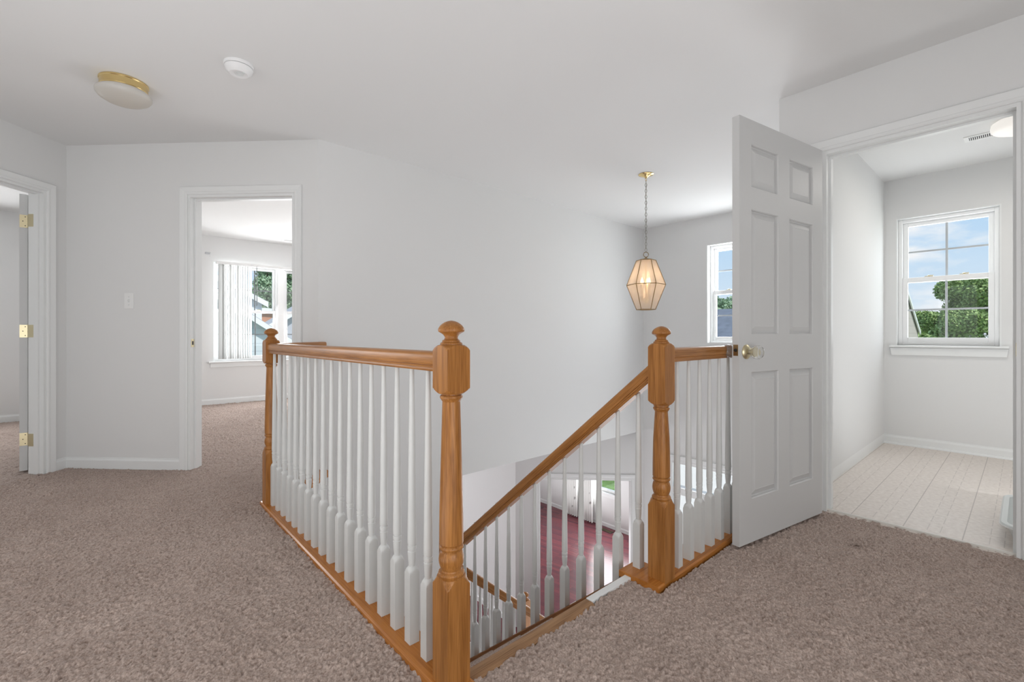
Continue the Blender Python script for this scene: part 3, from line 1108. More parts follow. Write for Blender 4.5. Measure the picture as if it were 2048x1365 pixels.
mb.turned([(0, 0.0075), (0.004, 0.0075), (0.008, 0.005)], None, 12, Matrix.Translation((0.7835, -0.0175, 0)) @ Matrix.Rotation(R(90), 4, 'Y'))
mb.build('latch_bolt', DARKM, lp, smooth=40)
for z in (0.25, 1.02, 1.80):
    mb = MB().turned([(z - 0.045, 0.006), (z + 0.045, 0.006)], None, 10, Matrix.Translation((-0.004, -0.039, 0)))
    mb.build('hinge', BRASS_SAT, root, smooth=40)

# left door, folded back against the partition inside the left room
root = empty('door_2', (-0.408, 4.842, 0), R(90), 'white door folded back inside the left doorway on brass hinges', 'door', None, 'structure')
mb = MB()
six_panel(mb, 0.78, 2.008, 0.042, 0.016)
# leaf frame x -> +y world, y 0..-TH -> +x ; shift so that the leaf spans x -0.450..-0.408
lf = mb.build('door_leaf', DOORP, root, (0, 0.042, 0))
weld(lf)
for z in (0.245, 1.03, 1.828):
    h = MB()
    h.sweep([(0.041, z - 0.046), (0.003, z - 0.046), (0.0, z - 0.041), (0.0, z + 0.041), (0.003, z + 0.046), (0.041, z + 0.046)], -0.003, -0.0005)
    hh = h.build('hinge', BRASS_SAT, root)
    kn = MB()
    for q in range(5):
        kn.turned([(z - 0.046 + q * 0.0187, 0.0065), (z - 0.046 + q * 0.0187 + 0.017, 0.0065)], None, 12, Matrix.Translation((-0.010, -0.006, 0)))
    kn.turned([(z + 0.046, 0.004), (z + 0.050, 0.006), (z + 0.053, 0.003)], None, 10, Matrix.Translation((-0.010, -0.006, 0)))
    kn.build('knuckle', BRASS_SAT, hh, smooth=40)
    sc = MB()
    for dz in (-0.032, 0.0, 0.032):
        sc.turned([(0, 0.0035), (0.0015, 0.003)], None, 8, Matrix.Translation((-0.003, 0.012 + (0.012 if dz == 0 else 0), z + dz)) @ Matrix.Rotation(R(-90), 4, 'Y'))
    sc.build('screw', DARKM, hh)
    jl = MB().box((D1 - 0.0195, 0.076, z - 0.045), (D1 - 0.0178, 0.114, z + 0.045))
    jl.build('hinge_leaf', BRASS_SAT, bpy.data.objects['trim_2'])
MB().turned([(0, 0.030), (0.006, 0.030), (0.012, 0.014), (0.030, 0.011), (0.040, 0.022), (0.055, 0.026), (0.064, 0.020), (0.067, 0)], None, 20,
            Matrix.Translation((0.72, 0.042, 0.94)) @ ROTX).build('knob', BRASS_SAT, root, smooth=40)

# strike plate in the bedroom door jamb
mb = MB().box((0.9752, 0.008, 0.912), (0.9768, 0.036, 0.972))
sp_ = mb.build('strike_plate', BRASS_SAT, None, (*F_E[0], 0), (0, 0, F_E[1]))
tag(sp_, 'small brass strike plate let into the bedroom door jamb', 'strike plate')
MB().box((0.9766, 0.014, 0.928), (0.9772, 0.030, 0.956)).build('latch_hole', DARKHOLE, sp_)

# ------------------------------------------------------------------ railings
HALF = 0.038


def arc(z0, r0, z1, r1, n=5, bulge=0.0):
    out = []
    for i in range(n + 1):
        t = i / n
        out.append((z0 + (z1 - z0) * t, r0 + (r1 - r0) * t + bulge * math.sin(math.pi * t)))
    return out


def newel_profile(zl, shaft_top, zb0, zb1, bottom=-0.02):
    """square foot, turned ball and tapering shaft, square head; returns post and ball-cap profiles"""
    p = [(bottom, 0.06), (zl - 0.02, 0.06)]
    p += arc(zl - 0.018, 0.0545, zl + 0.006, 0.0405, 8, -0.002)
    z = zl + 0.008
    p += [(z, 0.0355), (z + 0.001, 0.036)] + arc(z + 0.001, 0.036, z + 0.012, 0.0345, 5, 0.0022)
    p += [(z + 0.014, 0.0305), (z + 0.018, 0.0295)]
    p += arc(z + 0.018, 0.0295, z + 0.068, 0.0315, 10, 0.0052)
    p += [(z + 0.071, 0.0290), (z + 0.074, 0.0290)]
    p += arc(z + 0.074, 0.032, z + 0.086, 0.0325, 5, 0.0028)
    p += [(z + 0.088, 0.0300), (z + 0.090, 0.0305)]
    p += arc(z + 0.092, 0.0345, z + 0.25, 0.0320, 6, 0.0006)[0:]
    p += [(shaft_top, 0.0255)]
    p += arc(shaft_top, 0.0255, shaft_top + 0.007, 0.0300, 4)
    p += arc(shaft_top + 0.008, 0.0305, shaft_top + 0.018, 0.0305, 5, 0.0020)
    p += [(shaft_top + 0.019, 0.0275), (shaft_top + 0.022, 0.0275), (shaft_top + 0.0225, 0.0310), (zb0 - 0.003, 0.0315)]
    p += arc(zb0 - 0.003, 0.0360, zb0 + 0.013, 0.0545, 8, 0.001)
    p += [(zb0 + 0.014, 0.06), (zb1 - 0.010, 0.06)]
    p += arc(zb1 - 0.008, 0.0545, zb1 + 0.010, 0.0375, 8, 0.0035)
    p += [(zb1 + 0.011, 0.032)]
    zt = zb1 + 0.011
    c = [(zt - 0.004, 0.0315)] + arc(zt, 0.0315, zt + 0.006, 0.0300, 4, 0.001) + [(zt + 0.008, 0.0255)] + arc(zt + 0.008, 0.0255, zt + 0.013, 0.0245, 4, 0.0012)
    c += [(zt + 0.015, 0.0205)] + arc(zt + 0.016, 0.0200, zt + 0.027, 0.0215, 6, -0.002)
    c += arc(zt + 0.029, 0.0230, zt + 0.037, 0.0362, 5, -0.0008) + [(zt + 0.040, 0.0376)]
    c += [(zt + 0.044, 0.0374), (zt + 0.049, 0.0355), (zt + 0.055, 0.0312), (zt + 0.060, 0.0255), (zt + 0.0645, 0.0180), (zt + 0.0675, 0.0095), (zt + 0.0688, 0.003), (zt + 0.069, 0.0)]
    return p, c


def add_newel(root, loc, zl, shaft_top, zb0, zb1, bottom=-0.02, rz=0.0):
    p, c = newel_profile(zl, shaft_top, zb0, zb1, bottom)
    post = MB().turned(p, HALF, 64).build('newel_post', OAK_Z, root, loc, (0, 0, rz), smooth=28)
    MB().turned(c, None, 40).build('ball_cap', OAK_Z, post, smooth=32)
    return post


def baluster_profile(block, top):
    p = [(-0.03, 0.03), (block - 0.004, 0.03)]
    p += arc(block, 0.0240, block + 0.020, 0.0125, 7, 0.0012)
    b = block + 0.020
    p += [(b + 0.001, 0.0108)] + arc(b + 0.004, 0.0106, b + 0.048, 0.0136, 6, 0.0004)
    p += [(b + 0.050, 0.0118), (b + 0.053, 0.0118), (b + 0.054, 0.0136), (b + 0.060, 0.0140), (b + 0.066, 0.0136), (b + 0.067, 0.0118), (b + 0.070, 0.0118), (b + 0.071, 0.0136), (b + 0.078, 0.0142)]
    p += [(b + 0.10, 0.0140), (b + 0.30, 0.0118), (top, 0.0070)]
    return p


def add_baluster(root, loc, block, top, rz=0.0):
    return MB().turned(baluster_profile(block, top), 0.0170, 24).build('baluster', BALP, root, loc, (0, 0, rz), smooth=35)


def copy_baluster(src, root, loc):
    o = src.copy()
    COL.objects.link(o)
    o.parent = root
    o.location = loc
    return o


# rounded-over handrail with finger coves; (y,z), z measured from the underside
RAIL_H = 0.058
_half = [(0.0245, 0), (0.0260, 0.003), (0.0260, 0.008), (0.0250, 0.0095), (0.0250, 0.0105), (0.0270, 0.0115), (0.0275, 0.0155), (0.0255, 0.0170), (0.0255, 0.0182), (0.0288, 0.0200), (0.0300, 0.0280), (0.0302, 0.0400),
         (0.0296, 0.0480), (0.0270, 0.0535), (0.0220, 0.0568), (0.0120, 0.0579), (0.0, 0.058)]
RAIL = _half + [(-a, z) for a, z in _half[-2::-1]]


def add_rail(root, p0, p1, name='handrail', mat=OAK_X):
    p0, p1 = Vector(p0), Vector(p1)
    d = p1 - p0
    L = d.length
    rz = math.atan2(d.y, d.x)
    ry = -math.asin(d.z / L)
    mb = MB().sweep(RAIL, 0, L)
    o = mb.build(name, mat, root, p0, (0, ry, rz), smooth=40)
    return o


def add_shoe(root, p0, p1, w, h=0.018, name='base_rail', mat=OAK_SHOE, off=0.0):
    p0, p1 = Vector(p0), Vector(p1)
    d = p1 - p0
    L = d.length
    prof = [(-w / 2, -0.036), (w / 2, -0.036), (w / 2, h - 0.006), (w / 2 - 0.005, h), (-w / 2 + 0.005, h), (-w / 2, h - 0.006)]
    return MB().sweep([(a + off, b) for a, b in prof], 0, L).build(name, mat, root, p0, (0, 0, math.atan2(d.y, d.x)), smooth=30)


XR = 0.741
# left balustrade
root = empty('railing', (XR, 1.09, 0), 0, 'oak and white balustrade running from the front newel to the bedroom side newel', 'railing')


def rel(x, y, z=0.0):
    return (x - XR, y - 1.09, z)


add_newel(root, rel(XR, 1.090), 0.312, 0.812, 0.838, 0.962)
add_newel(root, rel(XR, 2.963), 0.325, 0.812, 0.838, 0.962)
add_rail(root, rel(XR, 1.125, 0.895), rel(XR, 2.930, 0.895))
add_shoe(root, rel(XR, 1.040, 0), rel(XR, 3.012, 0), 0.100)
b0 = None
for k in range(18):
    p = rel(XR, 1.214 + 0.0988 * k, 0.021)
    b0 = add_baluster(root, p, 0.218, 0.885) if b0 is None else copy_baluster(b0, root, p)
# short return balustrade to the wall corner
root2 = empty('railing', (XR, 2.963, 0), R(45), 'short oak and white balustrade from the bedroom side newel to the wall corner', 'railing')
LB = 0.645
add_rail(root2, (0.054, 0, 0.895), (LB, 0, 0.895))
add_shoe(root2, (0.075, 0, 0), (LB, 0, 0), 0.085)
bb = None
for k in range(5):
    p = (0.118 + 0.104 * k, 0, 0.021)
    bb = add_baluster(root2, p, 0.218, 0.885) if bb is None else copy_baluster(bb, root2, p)

# right balustrade to the laundry wall
XN, YN = 1.697, 0.988
root3 = empty('railing', (XN, YN, 0), 0, 'oak and white balustrade from the right newel to behind the open door', 'railing')
add_newel(root3, (0, 0, 0), 0.328, 0.690, 0.722, 0.957)
add_rail(root3, (0.036, 0, 0.890), (3.056 - XN, 0, 0.890))
add_shoe(root3, (-0.085, 0.026, 0), (3.056 - XN, 0.026, 0), 0.128)
MB().box((-0.085, 0.085, -0.010), (0.055, 0.148, 0.0175)).build('base_rail', OAK_SHOE, root3, bevel=0.003)
b3 = None
for k in range(12):
    p = (1.823 + 0.1003 * k - XN, 0, 0.021)
    b3 = add_baluster(root3, p, 0.218, 0.880) if b3 is None else copy_baluster(b3, root3, p)

# stair balustrade, going down away from the landing
SL = 0.854
root4 = empty('railing', (XN, 1.03, 0), 0, 'oak and white balustrade sloping down the upper stair flight from the right newel', 'railing')
zr = lambda y: 0.867 - SL * (y - 1.042)            # top of rail
Y1 = 2.50
vth = RAIL_H * math.sqrt(1 + SL * SL)
off = 0.072
add_rail(root4, (0, 0.985 - 1.03, zr(0.985) - off), (0, Y1 - 1.03, zr(Y1) - off))
zc = lambda y: 0.014 - 0.848 * (y - 1.094)
mb = MB()
CW = 0.036
ya, yb = 1.140, 2.52
LN = math.hypot(yb - ya, zc(yb) - zc(ya))
o = MB().sweep([(-CW, -0.022), (CW, -0.022), (CW, -0.004), (CW - 0.004, 0), (-CW + 0.004, 0), (-CW, -0.004)], 0, LN).build('stringer_cap', OAK_CAP, root4, (0, ya - 1.03, zc(ya)), (0, -math.atan2(zc(yb) - zc(ya), yb - ya), R(90)))
mb = MB()
mb.add([(-0.030, ya - 1.03, zc(ya) - 0.02), (-0.030, yb - 1.03, zc(yb) - 0.02), (-0.030, yb - 1.03, zc(yb) - 0.36), (-0.030, ya - 1.03, zc(ya) - 0.36),
        (0.030, ya - 1.03, zc(ya) - 0.02), (0.030, yb - 1.03, zc(yb) - 0.02), (0.030, yb - 1.03, zc(yb) - 0.36), (0.030, ya - 1.03, zc(ya) - 0.36)],
       [[0, 1, 2, 3], [4, 7, 6, 5], [0, 4, 5, 1], [3, 2, 6, 7], [0, 3, 7, 4], [1, 5, 6, 2]])
mb.build('stringer', TRIM, root4)
b4 = None
for k in range(14):
    y = 1.095 + 0.1042 * k
    z = min(zc(y), 0.02)
    top = zr(y) - 0.02 - z
    p = (0, y - 1.03, z)
    if b4 is None:
        b4 = add_baluster(root4, p, 0.185, 0.815)
    else:
        copy_baluster(b4, root4, p)
add_newel(root4, (0, 2.545 - 1.03, -1.40), 0.42, 0.85, 0.88, 1.08, bottom=-0.3)

# lower flight: two matching balustrades
YA, YB = 2.47, 3.395
zl = lambda x: -0.513 - SL * (x - 1.765)
labels = ('oak and white balustrade down the foyer side of the lower stair flight', 'oak and white balustrade down the wall side of the lower stair flight')
for yy, lab in zip((YA, YB), labels):
    rr = empty('railing', (1.76, yy, -1.4), 0, lab, 'railing')
    x1 = 3.30 if yy == YA else 3.19
    x0 = 1.76 if yy == YA else 2.38
    add_rail(rr, (x0 - 1.76, 0, zl(x0) - off + 1.4), (x1 - 1.76, 0, zl(x1) - off + 1.4))
    zs = lambda x: zl(x) - 0.86
    LN = (x1 - x0) * math.sqrt(1 + SL * SL)
    MB().sweep([(-CW, -0.022), (CW, -0.022), (CW, 0), (-CW, 0)], 0, LN).build('stringer_cap', OAK_CAP, rr, (x0 - 1.76, 0, zs(x0) + 1.4), (0, math.atan(SL), 0))
    mb = MB()
    q0, q1 = x0 - 1.76, x1 - 1.76
    mb.add([(q0, -0.03, zs(x0) + 1.38), (q1, -0.03, zs(x1) + 1.38), (q1, -0.03, zs(x1) + 1.05), (q0, -0.03, zs(x0) + 1.05),
            (q0, 0.03, zs(x0) + 1.38), (q1, 0.03, zs(x1) + 1.38), (q1, 0.03, zs(x1) + 1.05), (q0, 0.03, zs(x0) + 1.05)],
           [[0, 1, 2, 3], [4, 7, 6, 5], [0, 4, 5, 1], [3, 2, 6, 7], [0, 3, 7, 4], [1, 5, 6, 2]])
    mb.build('stringer', TRIM, rr)
    b5 = None
    n = int((x1 - x0 - 0.04) / 0.1042)
    for k in range(n):
        x = x0 + 0.05 + 0.1042 * k
        p = (x - 1.76, 0, zs(x) + 1.4)
        b5 = add_baluster(rr, p, 0.185, 0.80) if b5 is None else copy_baluster(b5, rr, p)
    if yy == YB:
        add_newel(rr, (q1 + 0.02, 0, LZ + 1.4), 0.45, 0.97, 1.0, 1.30, bottom=0.0)
    else:
        add_newel(rr, (q1 + 0.02, 0, LZ + 1.4), 0.30, 0.72, 0.75, 0.95, bottom=0.0)

# stair treads
mb = MB()
for k in range(1, 7):
    y = 1.085 + 0.234 * (k - 1)
    mb.box((0.775, y, -0.2 * k - 0.25), (1.667, y + 0.245, -0.2 * k))
mb.box((0.775, 1.085 + 0.234 * 6, -1.65), (1.76, 3.435, -1.4))
for j in range(1, 8):
    x = 1.76 + 0.234 * (j - 1)
    mb.box((x, 2.50, -1.4 - 0.2 * j - 0.2), (x + 0.245, 3.365, -1.4 - 0.2 * j))
struct(mb, 'floor_stair', CARPET, 'carpeted stair flights dropping from the landing', 'stairs')

# front edge of the landing: worn oak nosing and a white strip
mb = MB().sweep([(0.0, -0.02), (0.0, 0.006), (0.012, 0.014), (0.044, 0.014), (0.056, 0.004), (0.056, -0.012), (0.044, -0.02)], 0, 0.575)
tag(mb.build('stair_nosing', OAK_RAW, None, (0.785, 1.061, -0.009), smooth=45), 'worn oak nosing along the carpet at the stair top', 'stair nosing')
mb = MB().box((0, 0, -0.2), (0.285, 0.030, 0.004))
tag(mb.build('riser_board', TRIM, None, (1.362, 1.076, 0.004), bevel=0.002), 'short white board at the stair edge beside the right newel base', 'board')

# ------------------------------------------------------------------ pendant lantern
PX, PY = 3.60, 2.246
root = empty('pendant_lantern', (PX, PY, CZ), 0, 'lit hexagonal glass and brass lantern hanging on a chain over the foyer', 'pendant light')
MB().turned([(0, 0.064), (-0.003, 0.066), (-0.007, 0.062), (-0.012, 0.045), (-0.022, 0.022), (-0.030, 0.010), (-0.034, 0.008)], None, 32).build('ceiling_canopy', BRASS, root, smooth=40)
MB().tube([(0.012 * math.cos(t), 0, -0.045 + 0.012 * math.sin(t)) for t in [i * math.pi / 8 for i in range(16)]], 0.0022, 8, True).build('canopy_loop', BRASS, root, smooth=60)
ch = MB()
z = -0.055
i = 0
while z > -0.680:
    pts = []
    for q in range(14):
        t = 2 * math.pi * q / 14
        pts.append((0.0085 * math.cos(t), 0, z - 0.014 + 0.0165 * math.sin(t)))
    ch.tube(pts, 0.0021, 6, True, Matrix.Rotation(R(90 * (i % 2) + 25), 4, 'Z'))
    z -= 0.0262
    i += 1
ch.tube([(0.004 * math.sin(k * 1.3), 0.004 * math.cos(k * 1.3), -0.05 - k * 0.032) for k in range(20)], 0.0014, 5)
ch.build('chain', CHAINM, root, smooth=60)
MB().tube([(0.022 * math.cos(t), 0, -0.713 + 0.022 * math.sin(t)) for t in [k * math.pi / 12 for k in range(24)]], 0.0030, 8, True, Matrix.Rotation(R(-42), 4, 'Z')).build('hanging_ring', ANTIQUE, root, smooth=60)
ZT, ZM, ZB = 1.664 - CZ, 1.447 - CZ, 1.228 - CZ
RT, RM, RB = 0.083, 0.166, 0.081
MB().turned([(-0.735, 0.006), (-0.742, 0.010), (-0.748, 0.018), (-0.754, 0.045), (ZT + 0.003, RT + 0.002), (ZT, RT + 0.002)], None, 6, Matrix.Rotation(R(-43), 4, 'Z')).build('cap', ANTIQUE, root)
hexa = [R(2 + 60 * k) for k in range(6)]


def ringpts(r, z):
    return [(r * math.cos(a), r * math.sin(a), z) for a in hexa]


fr = MB()
for r, z in ((RT, ZT), (RM, ZM), (RB, ZB)):
    P = ringpts(r, z)
    for k in range(6):
        fr.tube([P[k], P[(k + 1) % 6]], 0.0034, 6)
for (r0, z0), (r1, z1) in (((RT, ZT), (RM, ZM)), ((RM, ZM), (RB, ZB))):
    A, B = ringpts(r0, z0), ringpts(r1, z1)
    for k in range(6):
        fr.tube([A[k], B[k]], 0.0034, 6)
fr.build('frame', ANTIQUE, root, smooth=50)
for (r0, z0), (r1, z1) in (((RT, ZT), (RM, ZM)), ((RM, ZM), (RB, ZB))):
    A, B = ringpts(r0, z0), ringpts(r1, z1)
    for k in range(6):
        a, b_, c, d = A[k], A[(k + 1) % 6], B[(k + 1) % 6], B[k]
        nrm = (Vector(b_) - Vector(a)).cross(Vector(d) - Vector(a)).normalized() * 0.002
        vs = [Vector(q) for q in (a, b_, c, d)]
        MB().add([tuple(v) for v in vs] + [tuple(v + nrm) for v in vs], [[0, 1, 2, 3], [7, 6, 5, 4], [0, 4, 5, 1], [1, 5, 6, 2], [2, 6, 7, 3], [3, 7, 4, 0]]).build('glass_panel', LANT_GLASS, root)
MB().turned([(ZT, 0.006), (ZM - 0.06, 0.006), (ZM - 0.125, 0.006), (ZM - 0.128, 0.052), (ZM - 0.132, 0.054), (ZM - 0.142, 0.030), (ZM - 0.152, 0.012), (ZM - 0.165, 0.008), (ZM - 0.172, 0.003)], None, 24).build('candle_tray', BRASS, root, smooth=40)
for k in range(3):
    a = R(20 + 120 * k)
    M = Matrix.Translation((0.036 * math.cos(a), 0.036 * math.sin(a), ZM - 0.128))
    cs = MB().turned([(0, 0.010), (0.135, 0.010)], None, 14, M).build('candle_sleeve', simple('candle_sleeve_%d' % k, (0.85, 0.8, 0.68), 0.5) if k == 0 else MATS['candle_sleeve_0'], root, smooth=40)
    MB().turned([(0.137, 0.007), (0.145, 0.013), (0.156, 0.0150), (0.170, 0.012), (0.186, 0.006), (0.196, 0.002)], None, 14, M).build('flame_bulb', BULB, cs, smooth=60)
pl = bpy.data.lights.new('lantern_glow', 'POINT')
pl.energy = 1.6
pl.color = (1, 0.72, 0.42)
pl.shadow_soft_size = 0.04
po = bpy.data.objects.new('lantern_glow', pl)
COL.objects.link(po)
po.location = (PX, PY, CZ + ZM + 0.04)

# ------------------------------------------------------------------ ceiling fittings
root = empty('ceiling_light', (0.090, 3.394, CZ), 0, 'brass rimmed flush ceiling light with frosted dome, switched off', 'ceiling light')
MB().turned([(0, 0.108), (-0.002, 0.112), (-0.008, 0.112), (-0.012, 0.108), (-0.040, 0.108), (-0.046, 0.111), (-0.050, 0.108), (-0.050, 0.10)], None, 48).build('rim', BRASS, root, smooth=40)
MB().turned([(-0.046, 0.100), (-0.056, 0.118), (-0.066, 0.127), (-0.078, 0.127), (-0.092, 0.117), (-0.106, 0.095), (-0.116, 0.062), (-0.121, 0.028), (-0.122, 0.0)], None, 48).build('dome_shade', SHADE_OFF, root, smooth=60)
root = empty('smoke_detector', (0.537, 2.769, CZ), 0, 'round white smoke detector on the hall ceiling', 'smoke detector')
DETW = simple('detector_white', (0.90, 0.90, 0.90), 0.4)
MB().turned([(0, 0.070), (-0.012, 0.071), (-0.015, 0.069), (-0.016, 0.060)], None, 48).build('base', DETW, root, smooth=40)
MB().turned([(-0.013, 0.060), (-0.0185, 0.060), (-0.019, 0.0665), (-0.036, 0.061), (-0.046, 0.047), (-0.050, 0.043), (-0.050, 0.030), (-0.047, 0.026), (-0.047, 0.0)], None, 48).build('cover', DETW, root, smooth=40)
mb = MB()
for k in range(4):
    r = 0.006 + 0.005 * k
    mb.tube([(r * math.cos(t), r * math.sin(t), -0.0475) for t in [q * math.pi / 14 for q in range(28)]], 0.0010, 5, True)
mb.build('sounder_grille', PLASTIC_G, root)
MB().turned([(-0.048, 0.0075), (-0.053, 0.007), (-0.054, 0)], None, 20, Matrix.Translation((0.015, -0.033, 0.0))).build('test_button', PLASTIC_G, root, smooth=40)
root = empty('ceiling_light', (4.50, 0.015, CZ), 0, 'lit white drum ceiling light in the laundry', 'ceiling light')
MB().turned([(0, 0.12), (-0.012, 0.12)], None, 40).build('base', PLASTIC, root, smooth=40)
MB().turned([(-0.010, 0.132), (-0.018, 0.143), (-0.042, 0.147), (-0.062, 0.143), (-0.074, 0.130), (-0.077, 0.118), (-0.088, 0.094), (-0.093, 0.05), (-0.094, 0)], None, 48).build('drum_shade', DRUM, root, smooth=60)
area('laundry_lamp_glow', (4.50, 0.015, CZ - 0.11), (0, 0, -1), 0.28, 0.28, 6, (1, 0.96, 0.90))


def ceiling_vent(loc, rz, label, w=0.30, d=0.12):
    r_ = empty('ceiling_vent', loc, rz, label, 'vent')
    mb = MB()
    mb.box((-w / 2, -d / 2, -0.006), (w / 2, -d / 2 + 0.02, 0)).box((-w / 2, d / 2 - 0.02, -0.006), (w / 2, d / 2, 0)).box((-w / 2, -d / 2 + 0.02, -0.006), (-w / 2 + 0.025, d / 2 - 0.02, 0)).box((w / 2 - 0.025, -d / 2 + 0.02, -0.006), (w / 2, d / 2 - 0.02, 0))
    mb.build('frame', PLASTIC, r_)
    MB().box((-w / 2 + 0.025, -d / 2 + 0.02, -0.0015), (w / 2 - 0.025, d / 2 - 0.02, -0.0005)).build('backing', DARKHOLE, r_)
    n = 22
    for k in range(n):
        x = -w / 2 + 0.032 + (w - 0.064) * k / (n - 1)
        MB().box((x - 0.0022, -d / 2 + 0.02, -0.006), (x + 0.0022, d / 2 - 0.02, -0.001)).build('slat', PLASTIC, r_)


ceiling_vent((4.70, 0.16, CZ), R(-90), 'white slatted air vent in the laundry ceiling', 0.28, 0.12)
ceiling_vent((2.16, 7.38, CZ), 0, 'white air vent in the bedroom ceiling', 0.32, 0.14)

# ------------------------------------------------------------------ light switch
root = empty('light_switch', (*F_E[0], 0), F_E[1], 'white light switch plate on the angled wall', 'light switch')
ac = 0.5004
MB().box((ac - 0.037, -0.006, 1.198), (ac + 0.037, 0.0, 1.316)).build('plate', PLASTIC, root, bevel=0.003)
MB().box((ac - 0.005, -0.0085, 1.246), (ac + 0.005, -0.005, 1.268)).build('toggle_slot', PLASTIC_G, root)
mb = MB().add([(ac - 0.004, -0.007, 1.250), (ac + 0.004, -0.007, 1.250), (ac + 0.004, -0.007, 1.262), (ac - 0.004, -0.007, 1.262), (ac - 0.0035, -0.018, 1.263), (ac + 0.0035, -0.018, 1.263), (ac + 0.0035, -0.017, 1.269), (ac - 0.0035, -0.017, 1.269)],
              [[0, 1, 2, 3], [4, 7, 6, 5], [0, 4, 5, 1], [1, 5, 6, 2], [2, 6, 7, 3], [3, 7, 4, 0]])
mb.build('toggle', PLASTIC, root)
for z in (1.227, 1.287):
    MB().turned([(0, 0.0030), (0.0015, 0.0022)], None, 10, Matrix.Translation((ac, -0.006, z)) @ ROTXN).build('screw', MUNTIN, root)
root = empty('light_switch', (4.22, 4.80, -1.78), 0, 'white switch plate on the lower hall wall beyond the stairs', 'light switch')
MB().box((-0.006, -0.037, -0.058), (0, 0.037, 0.058)).build('plate', PLASTIC, root, bevel=0.003)
MB().box((-0.012, -0.005, -0.006), (-0.006, 0.005, 0.012)).build('toggle', PLASTIC, root)

# ------------------------------------------------------------------ bedroom window dressing
root = empty('vertical_blind', (1.24, 7.72, 2.06), 0, 'white vertical blind drawn to the left of the bedroom window', 'blind')
MB().box((-0.03, -0.030, -0.035), (1.92, 0.025, 0.005)).build('head_rail', PLASTIC, root, bevel=0.003)
for k in range(13):
    x = 0.035 + 0.0315 * k
    ang = R(62 if k not in (1, 4, 7) else 48) if k > 0 else R(20)
    w = 0.042
    sl = MB()
    n = 6
    pts = []
    for q in range(n + 1):
        t = -1 + 2 * q / n
        pts.append((t * w, 0.006 * (1 - t * t)))
    vs = [(p[0], p[1], -0.035) for p in pts] + [(p[0], p[1], -1.405) for p in pts]
    vs += [(p[0], p[1] + 0.0012, z) for z in (-0.035, -1.405) for p in pts]
    m_ = n + 1
    fs = []
    for q in range(n):
        fs += [[q, q + 1, m_ + q + 1, m_ + q], [2 * m_ + q + 1, 2 * m_ + q, 3 * m_ + q, 3 * m_ + q + 1]]
    sl.add(vs, fs)
    sl.build('slat', BLIND, root, (x, 0, 0), (0, 0, ang), smooth=60)
MB().tube([(0.485, -0.035, -0.03), (0.487, -0.036, -0.30), (0.487, -0.036, -0.62)], [0.004, 0.005, 0.0065], 8).build('wand', MUNTIN_D, root, smooth=60)
root = empty('wall_hook', (1.12, 7.80, 2.175), 0, 'small white hook on the bedroom wall left of the window', 'hook')
MB().box((-0.03, -0.012, -0.012), (0.035, 0, 0.014)).build('bracket', MUNTIN, root, bevel=0.002)
MB().tube([(0.02, -0.01, 0), (0.03, -0.03, -0.005), (0.032, -0.034, -0.03), (0.03, -0.028, -0.05)], 0.006, 8).build('arm', PLASTIC, root, smooth=50)

# ------------------------------------------------------------------ laundry: litter box
root = empty('litter_box', (3.53, -0.19, 0.001), 0, 'pale grey plastic litter box at the right edge of the laundry floor', 'litter box')


def rrect(hx, hy, r, n=6):
    pts = []
    for cx, cy, a0 in ((hx - r, hy - r, 0), (-hx + r, hy - r, 90), (-hx + r, -hy + r, 180), (hx - r, -hy + r, 270)):
        for k in range(n + 1):
            a = R(a0 + 90 * k / n)
            pts.append((cx + r * math.cos(a), cy + r * math.sin(a)))
    return pts


def loft(mb, rings):
    n = len(rings[0][0])
    vs = [(p[0], p[1], z) for ring, z in rings for p in ring]
    fs = []
    for j in range(len(rings) - 1):
        for k in range(n):
            k2 = (k + 1) % n
            fs.append([j * n + k, j * n + k2, (j + 1) * n + k2, (j + 1) * n + k])
    fs.append(list(range(n))[::-1])
    fs.append([(len(rings) - 1) * n + k for k in range(n)])
    mb.add(vs, fs)


mb = MB()
loft(mb, [(rrect(0.262, 0.222, 0.05), 0.0), (rrect(0.268, 0.230, 0.052), 0.008), (rrect(0.305, 0.255, 0.06), 0.082), (rrect(0.335, 0.272, 0.075), 0.084), (rrect(0.338, 0.275, 0.078), 0.088), (rrect(0.332, 0.270, 0.075), 0.094),
          (rrect(0.300, 0.250, 0.058), 0.092), (rrect(0.258, 0.220, 0.048), 0.010), (rrect(0.252, 0.214, 0.046), 0.006)])
mb.build('pan', PLASTIC_G, root, smooth=40)
mb = MB()
mb.tube([(p[0], p[1], 0.083) for p in rrect(0.336, 0.273, 0.077)], 0.0045, 6, True)
mb.build('rim', PLASTIC, root, smooth=50)

# ------------------------------------------------------------------ lower room: curtain, floor vent
m, nt, b = newmat('dotted_curtain')
tc = nt.nodes.new('ShaderNodeTexCoord')
mp = nt.nodes.new('ShaderNodeMapping')
mp.inputs['Scale'].default_value = (4.2, 4.2, 4.6)
nt.links.new(tc.outputs['Object'], mp.inputs[0])
vo = nt.nodes.new('ShaderNodeTexVoronoi')
vo.inputs['Randomness'].default_value = 0.35
vo.inputs['Scale'].default_value = 1.0
nt.links.new(mp.outputs[0], vo.inputs['Vector'])
rr_ = nt.nodes.new('ShaderNodeValToRGB')
rr_.color_ramp.elements[0].position = 0.10
rr_.color_ramp.elements[0].color = (0.42, 0.41, 0.40, 1)
rr_.color_ramp.elements[1].position = 0.17
rr_.color_ramp.elements[1].color = (0.86, 0.86, 0.84, 1)
nt.links.new(vo.outputs['Distance'], rr_.inputs[0])
nt.links.new(rr_.outputs[0], b.inputs['Base Color'])
b.inputs['Roughness'].default_value = 0.9
CURT = m
root = empty('curtain', (7.74, 6.10, 0), R(90), 'white curtain with small grey dots beside the lower window', 'curtain')
